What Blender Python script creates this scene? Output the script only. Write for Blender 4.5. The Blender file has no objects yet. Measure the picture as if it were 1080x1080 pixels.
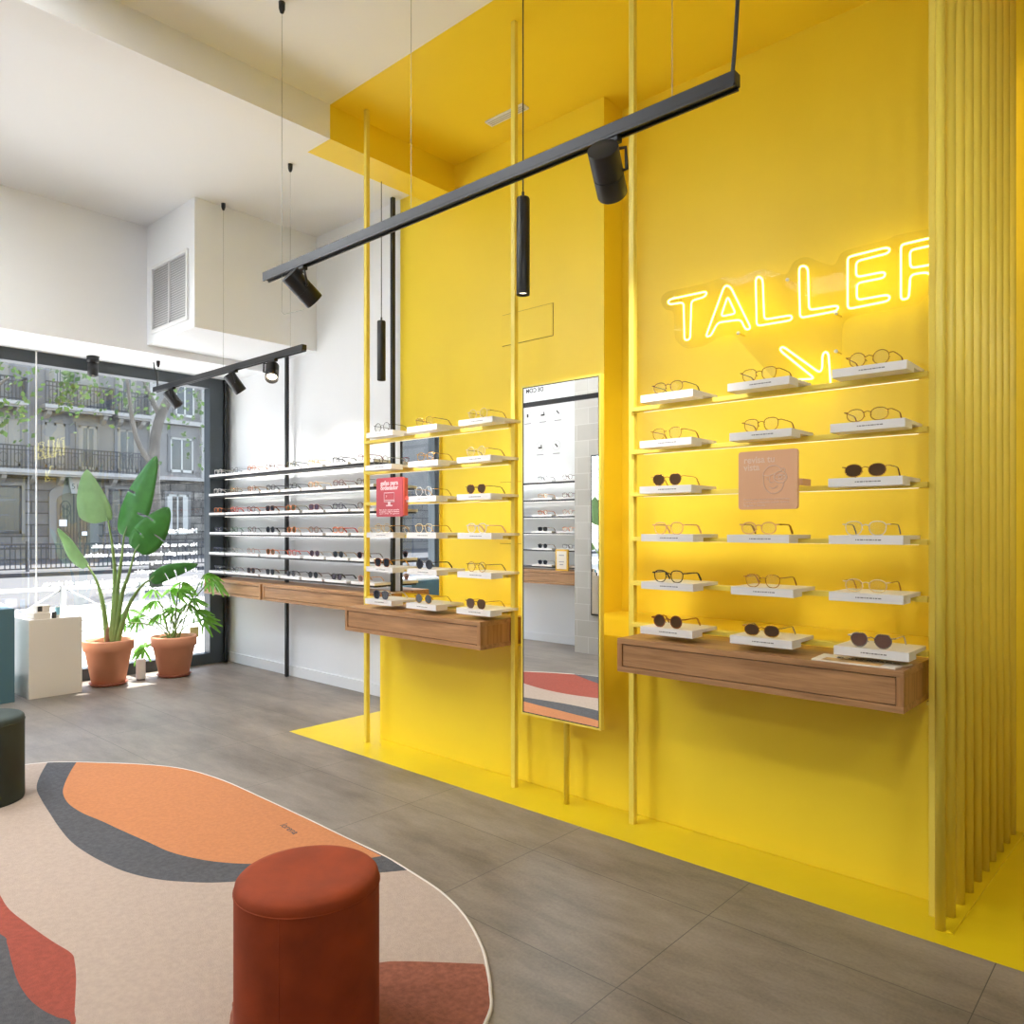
import bpy, bmesh, math, random
from mathutils import Vector, Matrix
random.seed(7)
scn = bpy.context.scene
COL = scn.collection
PI = math.pi

# ------------------------------------------------------------------ materials
def srgb(r, g, b):
    f = lambda c: (c/255/12.92) if c/255 <= .04045 else ((c/255+.055)/1.055)**2.4
    return (f(r), f(g), f(b), 1)

def new_mat(name):
    m = bpy.data.materials.new(name); m.use_nodes = True
    nt = m.node_tree; nt.nodes.clear()
    out = nt.nodes.new('ShaderNodeOutputMaterial')
    return m, nt, out

def mat(name, col, rough=.5, metal=0, noise=0, nscale=8, bump=0, bscale=120, trans=None, coat=0, spec=.5, sheen=0, stretch=None, emit=0):
    m, nt, out = new_mat(name)
    b = nt.nodes.new('ShaderNodeBsdfPrincipled')
    b.inputs['Base Color'].default_value = col
    b.inputs['Roughness'].default_value = rough
    b.inputs['Metallic'].default_value = metal
    b.inputs['Specular IOR Level'].default_value = spec
    b.inputs['Coat Weight'].default_value = coat
    if sheen:
        b.inputs['Sheen Weight'].default_value = sheen
        b.inputs['Sheen Roughness'].default_value = .4
        b.inputs['Sheen Tint'].default_value = col
    if emit:
        b.inputs['Emission Color'].default_value = col; b.inputs['Emission Strength'].default_value = emit
    nt.links.new(b.outputs[0], out.inputs[0])
    tc = nt.nodes.new('ShaderNodeTexCoord'); mp = nt.nodes.new('ShaderNodeMapping')
    nt.links.new(tc.outputs['Object'], mp.inputs[0])
    if stretch: mp.inputs['Scale'].default_value = stretch
    if noise:
        n = nt.nodes.new('ShaderNodeTexNoise'); n.inputs['Scale'].default_value = nscale; n.inputs['Detail'].default_value = 5
        nt.links.new(mp.outputs[0], n.inputs['Vector'])
        r = nt.nodes.new('ShaderNodeMapRange'); r.inputs[1].default_value = .3; r.inputs[2].default_value = .7
        r.inputs[3].default_value = 1-noise; r.inputs[4].default_value = 1+noise
        nt.links.new(n.outputs[0], r.inputs[0])
        mx = nt.nodes.new('ShaderNodeVectorMath'); mx.operation = 'SCALE'
        mx.inputs[0].default_value = col[:3]
        nt.links.new(r.outputs[0], mx.inputs['Scale'])
        nt.links.new(mx.outputs[0], b.inputs['Base Color'])
    if bump:
        n2 = nt.nodes.new('ShaderNodeTexNoise'); n2.inputs['Scale'].default_value = bscale; n2.inputs['Detail'].default_value = 3
        nt.links.new(mp.outputs[0], n2.inputs['Vector'])
        bp = nt.nodes.new('ShaderNodeBump'); bp.inputs['Strength'].default_value = bump; bp.inputs['Distance'].default_value = .01
        nt.links.new(n2.outputs[0], bp.inputs['Height']); nt.links.new(bp.outputs[0], b.inputs['Normal'])
    return m

def thin_glass(name, tint=(1, 1, 1, 1), base=.05, gloss=1.0):
    m, nt, out = new_mat(name)
    t = nt.nodes.new('ShaderNodeBsdfTransparent'); t.inputs[0].default_value = tint
    g = nt.nodes.new('ShaderNodeBsdfGlossy'); g.inputs['Roughness'].default_value = .0
    lw = nt.nodes.new('ShaderNodeLayerWeight'); lw.inputs[0].default_value = .5
    pw = nt.nodes.new('ShaderNodeMath'); pw.operation = 'POWER'; pw.inputs[1].default_value = 5
    mu = nt.nodes.new('ShaderNodeMath'); mu.operation = 'MULTIPLY_ADD'; mu.inputs[1].default_value = .8*gloss; mu.inputs[2].default_value = base*gloss
    mx = nt.nodes.new('ShaderNodeMixShader')
    nt.links.new(lw.outputs['Facing'], pw.inputs[0]); nt.links.new(pw.outputs[0], mu.inputs[0]); nt.links.new(mu.outputs[0], mx.inputs[0])
    nt.links.new(t.outputs[0], mx.inputs[1]); nt.links.new(g.outputs[0], mx.inputs[2])
    nt.links.new(mx.outputs[0], out.inputs[0])
    return m

def translucent(m, amount):
    nt = m.node_tree; out = [n for n in nt.nodes if n.type == 'OUTPUT_MATERIAL'][0]; b = [n for n in nt.nodes if n.type == 'BSDF_PRINCIPLED'][0]
    t = nt.nodes.new('ShaderNodeBsdfTranslucent'); mx = nt.nodes.new('ShaderNodeMixShader'); mx.inputs[0].default_value = amount
    src = b.inputs['Base Color'].links
    if src: nt.links.new(src[0].from_socket, t.inputs[0])
    else: t.inputs[0].default_value = b.inputs['Base Color'].default_value
    nt.links.new(b.outputs[0], mx.inputs[1]); nt.links.new(t.outputs[0], mx.inputs[2]); nt.links.new(mx.outputs[0], out.inputs[0])
    return m

def emission(name, col, strength):
    m, nt, out = new_mat(name)
    e = nt.nodes.new('ShaderNodeEmission'); e.inputs[0].default_value = col; e.inputs[1].default_value = strength
    nt.links.new(e.outputs[0], out.inputs[0]); return m

def wood_mat(name, base, dark, axis_scale=(1.2, 22, 22)):
    m, nt, out = new_mat(name)
    b = nt.nodes.new('ShaderNodeBsdfPrincipled'); b.inputs['Roughness'].default_value = .45
    tc = nt.nodes.new('ShaderNodeTexCoord'); mp = nt.nodes.new('ShaderNodeMapping'); mp.inputs['Scale'].default_value = axis_scale
    nt.links.new(tc.outputs['Object'], mp.inputs[0])
    n = nt.nodes.new('ShaderNodeTexNoise'); n.inputs['Scale'].default_value = 2.2; n.inputs['Detail'].default_value = 7; n.inputs['Distortion'].default_value = .5
    n2 = nt.nodes.new('ShaderNodeTexNoise'); n2.inputs['Scale'].default_value = 11; n2.inputs['Detail'].default_value = 4
    nt.links.new(mp.outputs[0], n.inputs['Vector']); nt.links.new(mp.outputs[0], n2.inputs['Vector'])
    ad = nt.nodes.new('ShaderNodeMath'); ad.operation = 'MULTIPLY_ADD'; ad.inputs[1].default_value = .35
    nt.links.new(n2.outputs[0], ad.inputs[0]); nt.links.new(n.outputs[0], ad.inputs[2])
    cr = nt.nodes.new('ShaderNodeValToRGB'); cr.color_ramp.elements[0].position = .42; cr.color_ramp.elements[1].position = .85
    cr.color_ramp.elements[0].color = dark; cr.color_ramp.elements[1].color = base
    nt.links.new(ad.outputs[0], cr.inputs[0]); nt.links.new(cr.outputs[0], b.inputs['Base Color'])
    nt.links.new(b.outputs[0], out.inputs[0]); return m

def floor_mat():
    m, nt, out = new_mat('stone_look_tile')
    b = nt.nodes.new('ShaderNodeBsdfPrincipled')
    tc = nt.nodes.new('ShaderNodeTexCoord')
    def noise(scale, det, sc=(1, 1, 1)):
        mp = nt.nodes.new('ShaderNodeMapping'); mp.inputs['Scale'].default_value = sc
        nt.links.new(tc.outputs['Object'], mp.inputs[0])
        n = nt.nodes.new('ShaderNodeTexNoise'); n.inputs['Scale'].default_value = scale; n.inputs['Detail'].default_value = det
        n.inputs['Roughness'].default_value = .62
        nt.links.new(mp.outputs[0], n.inputs['Vector']); return n
    big = noise(1.6, 6, (.6, 1.6, 1)); mid = noise(9, 8, (.45, 1.6, 1)); fine = noise(90, 4)
    br = nt.nodes.new('ShaderNodeTexBrick')
    mp = nt.nodes.new('ShaderNodeMapping'); mp.inputs['Location'].default_value = (3.54, -1.807+.545*4, 0)
    nt.links.new(tc.outputs['Object'], mp.inputs[0]); nt.links.new(mp.outputs[0], br.inputs['Vector'])
    br.offset = 0; br.inputs['Scale'].default_value = 1; br.inputs['Brick Width'].default_value = .7725
    br.inputs['Row Height'].default_value = .5425; br.inputs['Mortar Size'].default_value = .0015; br.inputs['Mortar Smooth'].default_value = .2
    br.inputs['Color1'].default_value = (.46, .46, .46, 1); br.inputs['Color2'].default_value = (.54, .54, .54, 1)
    a1 = nt.nodes.new('ShaderNodeMath'); a1.operation = 'MULTIPLY_ADD'; a1.inputs[1].default_value = .55
    nt.links.new(mid.outputs[0], a1.inputs[0]); nt.links.new(big.outputs[0], a1.inputs[2])
    a2 = nt.nodes.new('ShaderNodeMath'); a2.operation = 'MULTIPLY_ADD'; a2.inputs[1].default_value = .3
    nt.links.new(fine.outputs[0], a2.inputs[0]); nt.links.new(a1.outputs[0], a2.inputs[2])
    sep = nt.nodes.new('ShaderNodeMath'); sep.operation = 'MULTIPLY_ADD'; sep.inputs[1].default_value = .35
    bw = nt.nodes.new('ShaderNodeRGBToBW'); nt.links.new(br.outputs['Color'], bw.inputs[0])
    nt.links.new(bw.outputs[0], sep.inputs[0]); nt.links.new(a2.outputs[0], sep.inputs[2])
    cr = nt.nodes.new('ShaderNodeValToRGB')
    cr.color_ramp.elements[0].position = .74; cr.color_ramp.elements[0].color = FLOOR_D
    cr.color_ramp.elements[1].position = 1.42; cr.color_ramp.elements[1].color = FLOOR_L
    sc = nt.nodes.new('ShaderNodeMapRange'); sc.inputs[1].default_value = .8; sc.inputs[2].default_value = 1.35
    nt.links.new(sep.outputs[0], sc.inputs[0])
    cr.color_ramp.elements[0].position = 0; cr.color_ramp.elements[1].position = 1
    nt.links.new(sc.outputs[0], cr.inputs[0])
    mx = nt.nodes.new('ShaderNodeMix'); mx.data_type = 'RGBA'
    nt.links.new(br.outputs['Fac'], mx.inputs['Factor'])
    nt.links.new(cr.outputs[0], mx.inputs[6]); mx.inputs[7].default_value = (.05, .045, .04, 1)
    nt.links.new(mx.outputs[2], b.inputs['Base Color'])
    rr = nt.nodes.new('ShaderNodeMapRange'); rr.inputs[3].default_value = .34; rr.inputs[4].default_value = .5
    nt.links.new(mid.outputs[0], rr.inputs[0]); nt.links.new(rr.outputs[0], b.inputs['Roughness'])
    bp = nt.nodes.new('ShaderNodeBump'); bp.inputs['Strength'].default_value = .12; bp.inputs['Distance'].default_value = .004
    nt.links.new(a2.outputs[0], bp.inputs['Height']); nt.links.new(bp.outputs[0], b.inputs['Normal'])
    nt.links.new(b.outputs[0], out.inputs[0]); return m

def brick_mat(name, c1, c2, mortar, w, h, ms=.01, rough=.85, noise=.3):
    m, nt, out = new_mat(name)
    b = nt.nodes.new('ShaderNodeBsdfPrincipled'); b.inputs['Roughness'].default_value = rough
    tc = nt.nodes.new('ShaderNodeTexCoord'); sp = nt.nodes.new('ShaderNodeSeparateXYZ'); cb = nt.nodes.new('ShaderNodeCombineXYZ')
    nt.links.new(tc.outputs['Object'], sp.inputs[0])
    ad = nt.nodes.new('ShaderNodeMath'); nt.links.new(sp.outputs[0], ad.inputs[0]); nt.links.new(sp.outputs[1], ad.inputs[1])
    nt.links.new(ad.outputs[0], cb.inputs[0]); nt.links.new(sp.outputs[2], cb.inputs[1])
    br = nt.nodes.new('ShaderNodeTexBrick'); nt.links.new(cb.outputs[0], br.inputs['Vector'])
    br.inputs['Scale'].default_value = 1; br.inputs['Brick Width'].default_value = w; br.inputs['Row Height'].default_value = h
    br.inputs['Mortar Size'].default_value = ms; br.inputs['Color1'].default_value = c1; br.inputs['Color2'].default_value = c2; br.inputs['Mortar'].default_value = mortar
    n = nt.nodes.new('ShaderNodeTexNoise'); n.inputs['Scale'].default_value = 3; n.inputs['Detail'].default_value = 6
    nt.links.new(tc.outputs['Object'], n.inputs['Vector'])
    r = nt.nodes.new('ShaderNodeMapRange'); r.inputs[1].default_value = .3; r.inputs[2].default_value = .7; r.inputs[3].default_value = 1-noise; r.inputs[4].default_value = 1+noise
    nt.links.new(n.outputs[0], r.inputs[0])
    vm = nt.nodes.new('ShaderNodeVectorMath'); vm.operation = 'SCALE'
    nt.links.new(br.outputs['Color'], vm.inputs[0]); nt.links.new(r.outputs[0], vm.inputs['Scale'])
    nt.links.new(vm.outputs[0], b.inputs['Base Color']); nt.links.new(b.outputs[0], out.inputs[0]); return m

FLOOR_D = srgb(82, 74, 66); FLOOR_L = srgb(150, 139, 128)
M = {}
M['floor'] = floor_mat()
M['white'] = mat('white_wall_paint', srgb(236, 238, 240), .6, noise=.01, nscale=2)
M['ceil'] = mat('white_ceiling_paint', srgb(240, 241, 243), .7)
M['yellow'] = mat('yellow_wall_paint', srgb(245, 215, 50), .42, noise=.025, nscale=1.5, bump=.03, bscale=60)
M['yfloor'] = mat('yellow_floor_paint', srgb(224, 198, 28), .3, noise=.05, nscale=3, bump=.05, bscale=25)
M['ymetal'] = mat('yellow_metal', srgb(236, 213, 88), .4, noise=.02)
M['dark'] = mat('dark_grey_aluminium', srgb(62, 70, 76), .4)
M['black'] = mat('black_metal', srgb(27, 28, 31), .42)
M['blackline'] = mat('black_gasket', srgb(22, 22, 22), .5)
M['copper'] = mat('copper_strip', srgb(170, 120, 80), .3, 1)
M['wood'] = wood_mat('oak_veneer', srgb(182, 137, 93), srgb(134, 94, 58))
M['woodside'] = wood_mat('oak_veneer_end', srgb(178, 130, 84), srgb(132, 90, 52), (22, 22, 1.2))
M['tray'] = mat('white_tray_lacquer', srgb(226, 224, 223), .35)
M['ink'] = mat('dark_print', srgb(60, 58, 58), .6)
M['inkmid'] = mat('faint_print', srgb(112, 110, 110), .6)
M['trimline'] = mat('hatch_gap', srgb(140, 104, 20), .8)
M['inklight'] = mat('grey_print', srgb(150, 150, 152), .6)
M['mirror'] = mat('mirror_glass', (.93, .94, .94, 1), .0, 1)
M['glass'] = thin_glass('window_glass', (.84, .86, .87, 1), .09, 1.0)
M['lensclear'] = thin_glass('clear_lens', (.97, .97, .96, 1), .05, .8)
M['acrylic'] = thin_glass('clear_acrylic', (.95, .94, .9, 1), .008, .3)
M['neon'] = emission('yellow_neon', (1, .86, .16, 1), 5.0)
M['lamp'] = emission('lamp_lens', (1, .85, .65, 1), 6)
M['panel'] = emission('fill_panel_glow', (.91, .955, 1, 1), 20)  # emission of the unseen panels added as room fill
M['ledw'] = emission('white_led_strip', (1, .94, .87, 1), 2.4)
M['led'] = emission('led_strip_light', (1, .9, .62, 1), 1.2)
M['terracotta'] = mat('terracotta', srgb(224, 156, 122), .7, noise=.06, nscale=6)
M['terradark'] = mat('terracotta_saucer', srgb(150, 84, 62), .6)
M['soil'] = mat('potting_soil', srgb(70, 55, 45), .95, noise=.5, nscale=60, bump=1, bscale=80)
M['leaf'] = mat('glossy_leaf', srgb(70, 132, 58), .35, noise=.15, nscale=14)
M['leafpale'] = mat('pale_leaf_underside', srgb(140, 172, 120), .45, noise=.1, nscale=14)
M['stem'] = mat('green_stem', srgb(112, 138, 72), .5, noise=.15, nscale=12)
M['leaf2'] = mat('lobed_leaf', srgb(122, 176, 72), .4, noise=.2, nscale=20)
M['leafedge'] = mat('brown_leaf_sheath', srgb(130, 96, 70), .6)
M['velvet'] = mat('rust_velvet', srgb(144, 55, 13), .85, noise=.22, nscale=9, sheen=.1, bump=.05, bscale=200)
M['velvetg'] = mat('dark_green_velvet', srgb(52, 62, 58), .85, noise=.15, nscale=6, sheen=.3)
M['teal'] = mat('teal_laminate', srgb(74, 108, 120), .5)
M['cream'] = mat('cream_lacquer', srgb(226, 216, 203), .5)
def rugm(n, c, v=.14): return mat(n, c, .95, noise=v, nscale=60, bump=.35, bscale=260)
M['rug'] = rugm('rug_beige_pile', srgb(176, 158, 145), .07)
M['rugor'] = rugm('rug_orange_pile', srgb(190, 124, 80), .08)
M['rugch'] = rugm('rug_charcoal_pile', srgb(80, 80, 84), .22)
M['rugred'] = rugm('rug_red_pile', srgb(150, 70, 54), .14)
M['rugrust'] = rugm('rug_rust_pile', srgb(142, 84, 64), .22)
M['rugedge'] = mat('rug_binding', srgb(214, 206, 198), .9)
M['redsign'] = mat('red_acrylic', srgb(176, 70, 78), .35)
M['redside'] = mat('red_acrylic_edge', srgb(226, 100, 84), .35)
M['peach'] = mat('peach_acrylic', srgb(222, 172, 134), .35)
M['printpink'] = mat('pale_pink_print', srgb(232, 206, 208), .5)
M['printpeach'] = mat('pale_peach_print', srgb(232, 202, 180), .5)
M['decal'] = mat('white_vinyl', srgb(250, 250, 250), .6)
M['vent'] = mat('white_vent_metal', srgb(232, 232, 232), .5)
M['ventdark'] = mat('vent_gap', srgb(190, 190, 192), .8)
M['paper'] = mat('newsprint_paper', srgb(228, 220, 206), .8)
M['photo'] = mat('newspaper_photo', srgb(206, 168, 110), .7, noise=.5, nscale=14)
M['steel'] = mat('brushed_steel', srgb(150, 152, 152), .35, 1)
M['cable'] = mat('white_cable', srgb(244, 244, 244), .5)
M['column'] = brick_mat('glazed_stone_tile', srgb(196, 193, 187), srgb(180, 176, 169), srgb(205, 203, 198), .3, .17, .004, .35, .06)
M['facade'] = mat('grey_stucco', srgb(112, 111, 109), .9, noise=.1, nscale=.6)
M['rustic'] = brick_mat('grey_rusticated_stone', srgb(104, 102, 99), srgb(90, 88, 86), srgb(60, 60, 60), 1.4, .48, .03, .9, .15)
M['rubble'] = brick_mat('rough_stone_blocks', srgb(112, 108, 101), srgb(78, 75, 71), srgb(60, 58, 56), .75, .38, .03, .9, .4)
M['stone'] = mat('pale_stone', srgb(150, 148, 144), .8, noise=.08, nscale=3)
M['creamwall'] = mat('cream_stucco', srgb(176, 165, 132), .9)
M['iron'] = mat('wrought_iron', srgb(48, 50, 54), .6)
M['pane'] = mat('dark_window_pane', srgb(52, 58, 60), .1)
M['shutter'] = mat('pale_shutter', srgb(128, 125, 117), .7)
M['frameW'] = mat('pale_window_frame', srgb(170, 170, 165), .6)
M['doorwood'] = mat('dark_door_wood', srgb(92, 84, 72), .6, noise=.15)
M['asphalt'] = mat('asphalt', srgb(62, 63, 66), .9, noise=.1, nscale=2)
M['pavement'] = mat('pale_pavement', srgb(205, 203, 200), .9, noise=.05, nscale=2)
M['roadwhite'] = mat('white_road_paint', srgb(235, 235, 235), .8)
M['bark'] = mat('grey_bark', srgb(84, 80, 74), .95, noise=.3, nscale=4)
M['treeleaf'] = mat('tree_leaf', srgb(66, 88, 48), .8, noise=.3, nscale=2)
M['bottle'] = mat('white_bottle', srgb(236, 234, 232), .4)
M['blueprint'] = mat('pale_blue_print', srgb(150, 205, 222), .5)
M['yframe'] = mat('yellow_picture_frame', srgb(214, 166, 40), .4)
M['sticker'] = mat('yellow_sticker', srgb(226, 214, 150), .6)

for k, a in (('leaf', .3), ('leafpale', .35), ('leaf2', .4), ('treeleaf', .4)): translucent(M[k], a)
M['vinyl'] = translucent(mat('white_window_vinyl', srgb(250, 250, 250), .6), .6)
# ------------------------------------------------------------------ mesh builder
class MB:
    def __init__(s): s.bm = bmesh.new(); s.mi = 0
    def _f(s, fs):
        for f in fs: f.material_index = s.mi
    def box(s, x0, x1, y0, y1, z0, z1, bev=0):
        vs = [s.bm.verts.new(p) for p in ((x0,y0,z0),(x1,y0,z0),(x1,y1,z0),(x0,y1,z0),(x0,y0,z1),(x1,y0,z1),(x1,y1,z1),(x0,y1,z1))]
        fs = [s.bm.faces.new([vs[i] for i in q]) for q in ((0,3,2,1),(4,5,6,7),(0,1,5,4),(1,2,6,5),(2,3,7,6),(3,0,4,7))]
        s._f(fs)
        if bev:
            es = list({e for f in fs for e in f.edges})
            r = bmesh.ops.bevel(s.bm, geom=es, offset=bev, segments=2, affect='EDGES', profile=.6)
            s._f(r['faces'])
        return s
    def quad(s, *ps):
        f = s.bm.faces.new([s.bm.verts.new(p) for p in ps]); s._f([f]); return s
    def poly(s, pts, z):
        f = s.bm.faces.new([s.bm.verts.new((x, y, z)) for x, y in pts])
        if f.normal.z == 0: f.normal_update()
        if f.normal.z < 0: f.normal_flip()
        s._f([f]); return s
    def prism(s, pts3, vec, cap=True):
        vec = Vector(vec); a = [s.bm.verts.new(p) for p in pts3]; b = [s.bm.verts.new(Vector(p)+vec) for p in pts3]
        n = len(a); fs = [s.bm.faces.new((a[i], a[(i+1)%n], b[(i+1)%n], b[i])) for i in range(n)]
        if cap: fs += [s.bm.faces.new(a[::-1]), s.bm.faces.new(b)]
        s._f(fs); bmesh.ops.recalc_face_normals(s.bm, faces=fs); return s
    def tube(s, path, r, seg=8, closed=False, cap=True):
        P = [Vector(p) for p in path]; n = len(P); R = r if isinstance(r, (list, tuple)) else [r]*n
        rings = []; up = None
        for i in range(n):
            if closed: t = (P[(i+1)%n]-P[i-1])
            else: t = P[min(i+1, n-1)]-P[max(i-1, 0)]
            if t.length < 1e-9: t = Vector((0, 0, 1))
            t.normalize()
            if up is None:
                up = Vector((0, 0, 1)) if abs(t.z) < .9 else Vector((1, 0, 0))
            a = up - t*up.dot(t)
            if a.length < 1e-5: a = t.orthogonal()
            a.normalize(); up = a; b = t.cross(a)
            rings.append([s.bm.verts.new(P[i]+(a*math.cos(k*2*PI/seg)+b*math.sin(k*2*PI/seg))*R[i]) for k in range(seg)])
        fs = []
        for i in range(n if closed else n-1):
            A, B = rings[i], rings[(i+1)%n]
            off = 0
            if closed and i == n-1:
                off = min(range(seg), key=lambda o: (A[0].co-B[o].co).length)
            fs += [s.bm.faces.new((A[k], A[(k+1)%seg], B[(k+1+off)%seg], B[(k+off)%seg])) for k in range(seg)]
        if cap and not closed:
            fs += [s.bm.faces.new(rings[0][::-1]), s.bm.faces.new(rings[-1])]
        s._f(fs); return s
    def cyl(s, p0, p1, r, seg=20): return s.tube([p0, p1], r, seg)
    def lathe(s, prof, c=(0, 0, 0), seg=40):
        rings = []
        for r, z in prof:
            if r < 1e-6: rings.append([s.bm.verts.new((c[0], c[1], c[2]+z))])
            else: rings.append([s.bm.verts.new((c[0]+r*math.cos(k*2*PI/seg), c[1]+r*math.sin(k*2*PI/seg), c[2]+z)) for k in range(seg)])
        fs = []
        for A, B in zip(rings, rings[1:]):
            for k in range(seg):
                k2 = (k+1)%seg
                if len(A) == 1: fs.append(s.bm.faces.new((A[0], B[k2], B[k])))
                elif len(B) == 1: fs.append(s.bm.faces.new((A[k], A[k2], B[0])))
                else: fs.append(s.bm.faces.new((A[k], A[k2], B[k2], B[k])))
        s._f(fs); return s
    def mesh(s, name, mats, smooth=False, sharp=40):
        me = bpy.data.meshes.new(name)
        if smooth:
            for f in s.bm.faces: f.smooth = True
            for e in s.bm.edges:
                if len(e.link_faces) == 2 and e.calc_face_angle(0) > math.radians(sharp): e.smooth = False
        s.bm.to_mesh(me); s.bm.free()
        for m in (mats if isinstance(mats, (list, tuple)) else [mats]): me.materials.append(M[m] if isinstance(m, str) else m)
        return me
    def build(s, name, mats, parent=None, smooth=False, sharp=40):
        me = s.mesh(name, mats, smooth, sharp)
        o = bpy.data.objects.new(name, me); COL.objects.link(o)
        if parent:
            o.parent = parent
            off = Vector((0, 0, 0)); p = parent
            while p: off += p.location; p = p.parent
            me.transform(Matrix.Translation(-off))
        return o

def tag(o, label, cat=None, group=None, kind=None):
    if label: o['label'] = label
    if cat: o['category'] = cat
    if group: o['group'] = group
    if kind: o['kind'] = kind
    return o
def thing(name, label, cat, loc=(0, 0, 0), group=None, rotz=0):
    o = bpy.data.objects.new(name, None); COL.objects.link(o); o.location = loc; o.rotation_euler.z = rotz
    o.empty_display_size = .1
    return tag(o, label, cat, group)
def struct(name, mb, mats, label=None, smooth=False):
    o = mb.build(name, mats, None, smooth); o['kind'] = 'structure'
    if label: o['label'] = label
    return o
def catmull(pts, n=5, closed=True):
    P = [Vector(p) for p in pts]; N = len(P); out = []
    for i in range(N if closed else N-1):
        if closed: p0, p1, p2, p3 = P[i-1], P[i], P[(i+1)%N], P[(i+2)%N]
        else: p0, p1, p2, p3 = P[max(i-1, 0)], P[i], P[i+1], P[min(i+2, N-1)]
        for k in range(n):
            t = k/n
            out.append(.5*((2*p1)+(p2-p0)*t+(2*p0-5*p1+4*p2-p3)*t*t+(3*p1-p0-3*p2+p3)*t**3))
    if not closed: out.append(P[-1])
    return out
def rounded(pts, r=.02, n=4):
    P = [Vector(p) for p in pts]; out = []
    for i in range(len(P)):
        a, b, c = P[i-1], P[i], P[(i+1)%len(P)]
        d1 = min(r, (a-b).length*.48); d2 = min(r, (c-b).length*.48)
        q0 = b+(a-b).normalized()*d1; q1 = b+(c-b).normalized()*d2
        for k in range(n+1):
            t = k/n; out.append(q0*(1-t)**2+b*2*t*(1-t)+q1*t*t)
    return out

def text(body, size, matname, loc, right, up, parent=None, name='lettering', align='LEFT', ext=.0006, bold=0, width=None):
    cu = bpy.data.curves.new('txt', 'FONT'); cu.body = body; cu.size = size; cu.align_x = align; cu.extrude = ext; cu.offset = bold
    o = bpy.data.objects.new('txt', cu); COL.objects.link(o)
    dg = bpy.context.evaluated_depsgraph_get(); dg.update()
    me = bpy.data.meshes.new_from_object(o.evaluated_get(dg))
    bpy.data.objects.remove(o); bpy.data.curves.remove(cu)
    r = Vector(right); u = Vector(up); n = r.cross(u)
    if width:
        xs = [v.co.x for v in me.vertices]; w = max(xs)-min(xs); k = width/w
        for v in me.vertices: v.co.x *= k
    mt = Matrix(((r.x, u.x, n.x, loc[0]), (r.y, u.y, n.y, loc[1]), (r.z, u.z, n.z, loc[2]), (0, 0, 0, 1)))
    me.transform(mt)
    me.materials.clear(); me.materials.append(M[matname])
    ob = bpy.data.objects.new(name, me); COL.objects.link(ob)
    if parent:
        ob.parent = parent; off = Vector((0, 0, 0)); p = parent
        while p: off += p.location; p = p.parent
        me.transform(Matrix.Translation(-off))
    return ob

# ------------------------------------------------------------------ dimensions
XW = -7.10          # window plane
YW = 3.69           # white / yellow back wall
YR = 3.88           # recessed yellow wall
YO = -1.23          # wall opposite the racks
XE = 3.6            # far end of the room, behind the camera
ZC = 3.84; ZL = 3.77
YP = 2.66           # edge of the yellow paint on floor and ceiling

# ------------------------------------------------------------------ room
b = MB()
b.quad((-7.5, YO, 0), (XE, YO, 0), (XE, YP, 0), (-7.5, YP, 0))
b.quad((-7.5, YP, 0), (-4.32, YP, 0), (-4.32, YR, 0), (-7.5, YR, 0))
b.mi = 1
b.quad((-4.32, YP, 0), (XE, YP, 0), (XE, YR+.1, 0), (-4.32, YR+.1, 0))
b.mi = 0
b.box(-7.5, XE, YO, YR+.1, -.12, -.004)
struct('floor', b, ['floor', 'yfloor'], 'grey stone-look tile floor with a yellow painted strip along the yellow wall')

b = MB()
b.box(-7.4, -4.46, YW, YW+.3, 0, 4.0)
b.mi = 1
b.box(-4.46, -2.6, YW, YW+.3, 0, 4.0)
b.box(-2.6, XE, YR, YR+.11, 0, 4.0)
struct('wall_back', b, ['white', 'yellow'], 'back wall, white near the window and yellow with a recess further along')
b = MB(); b.box(-3.755, -.69, 2.945, YR-.002, 0, .80, .004)
struct('wall_low', b, 'yellow', 'low yellow half wall under the yellow racks')
b = MB(); b.box(-7.4, XE, YO-.15, YO, 0, 4.0); struct('wall_opposite', b, 'white', 'white wall opposite the racks, seen in the standing mirror')
b = MB(); b.box(XE, XE+.15, YO-.15, YR+.1, 0, 4.0); struct('wall_right', b, 'white')
b = MB(); b.box(-7.42, XW-.06, YO-.15, YR+.1, 2.74, 4.0); struct('wall_left', b, 'white')
b = MB(); b.box(-7.42, XW-.06, 3.615, YW+.05, 0, 2.74); struct('wall_corner', b, 'white')
b = MB()
b.box(-3.99, XE, YO-.15, YP, ZC, ZC+.16)
b.box(-7.42, -3.99, YO-.15, YR+.1, ZL, ZC+.16)
b.mi = 1; b.box(-3.99, XE, YP, YR+.1, ZC, ZC+.16)
struct('ceiling', b, ['ceil', 'yellow'], 'white ceiling with a yellow zone over the yellow racks')
b = MB(); b.box(-4.11, -3.87, YO, YP, 3.635, 3.90); b.mi = 1; b.box(-4.11, -3.87, YP, YW, 3.635, 3.90)
struct('ceiling_beam', b, ['ceil', 'yellow'], 'ceiling beam, white turning yellow near the wall')
b = MB(); b.box(-7.16, -6.40, YO, YW, 2.74, ZL)
struct('ceiling_soffit', b, 'ceil', 'lowered white soffit over the window')
b = MB(); b.box(-6.40, -5.56, 2.63, YW, 2.80, ZL)
struct('ceiling_duct_box', b, 'white', 'white boxed-in air duct under the ceiling')
b = MB(); b.box(-7.1, -4.33, YW-.014, YW, 0, .09); struct('baseboard_back', b, 'white')
b = MB(); b.box(-7.1, -4.87, YO, YO+.014, 0, .09); struct('baseboard_opposite', b, 'white')
b = MB(); b.box(-4.87, -4.05, YO, -.86, 0, ZC-.06, .004)
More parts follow.
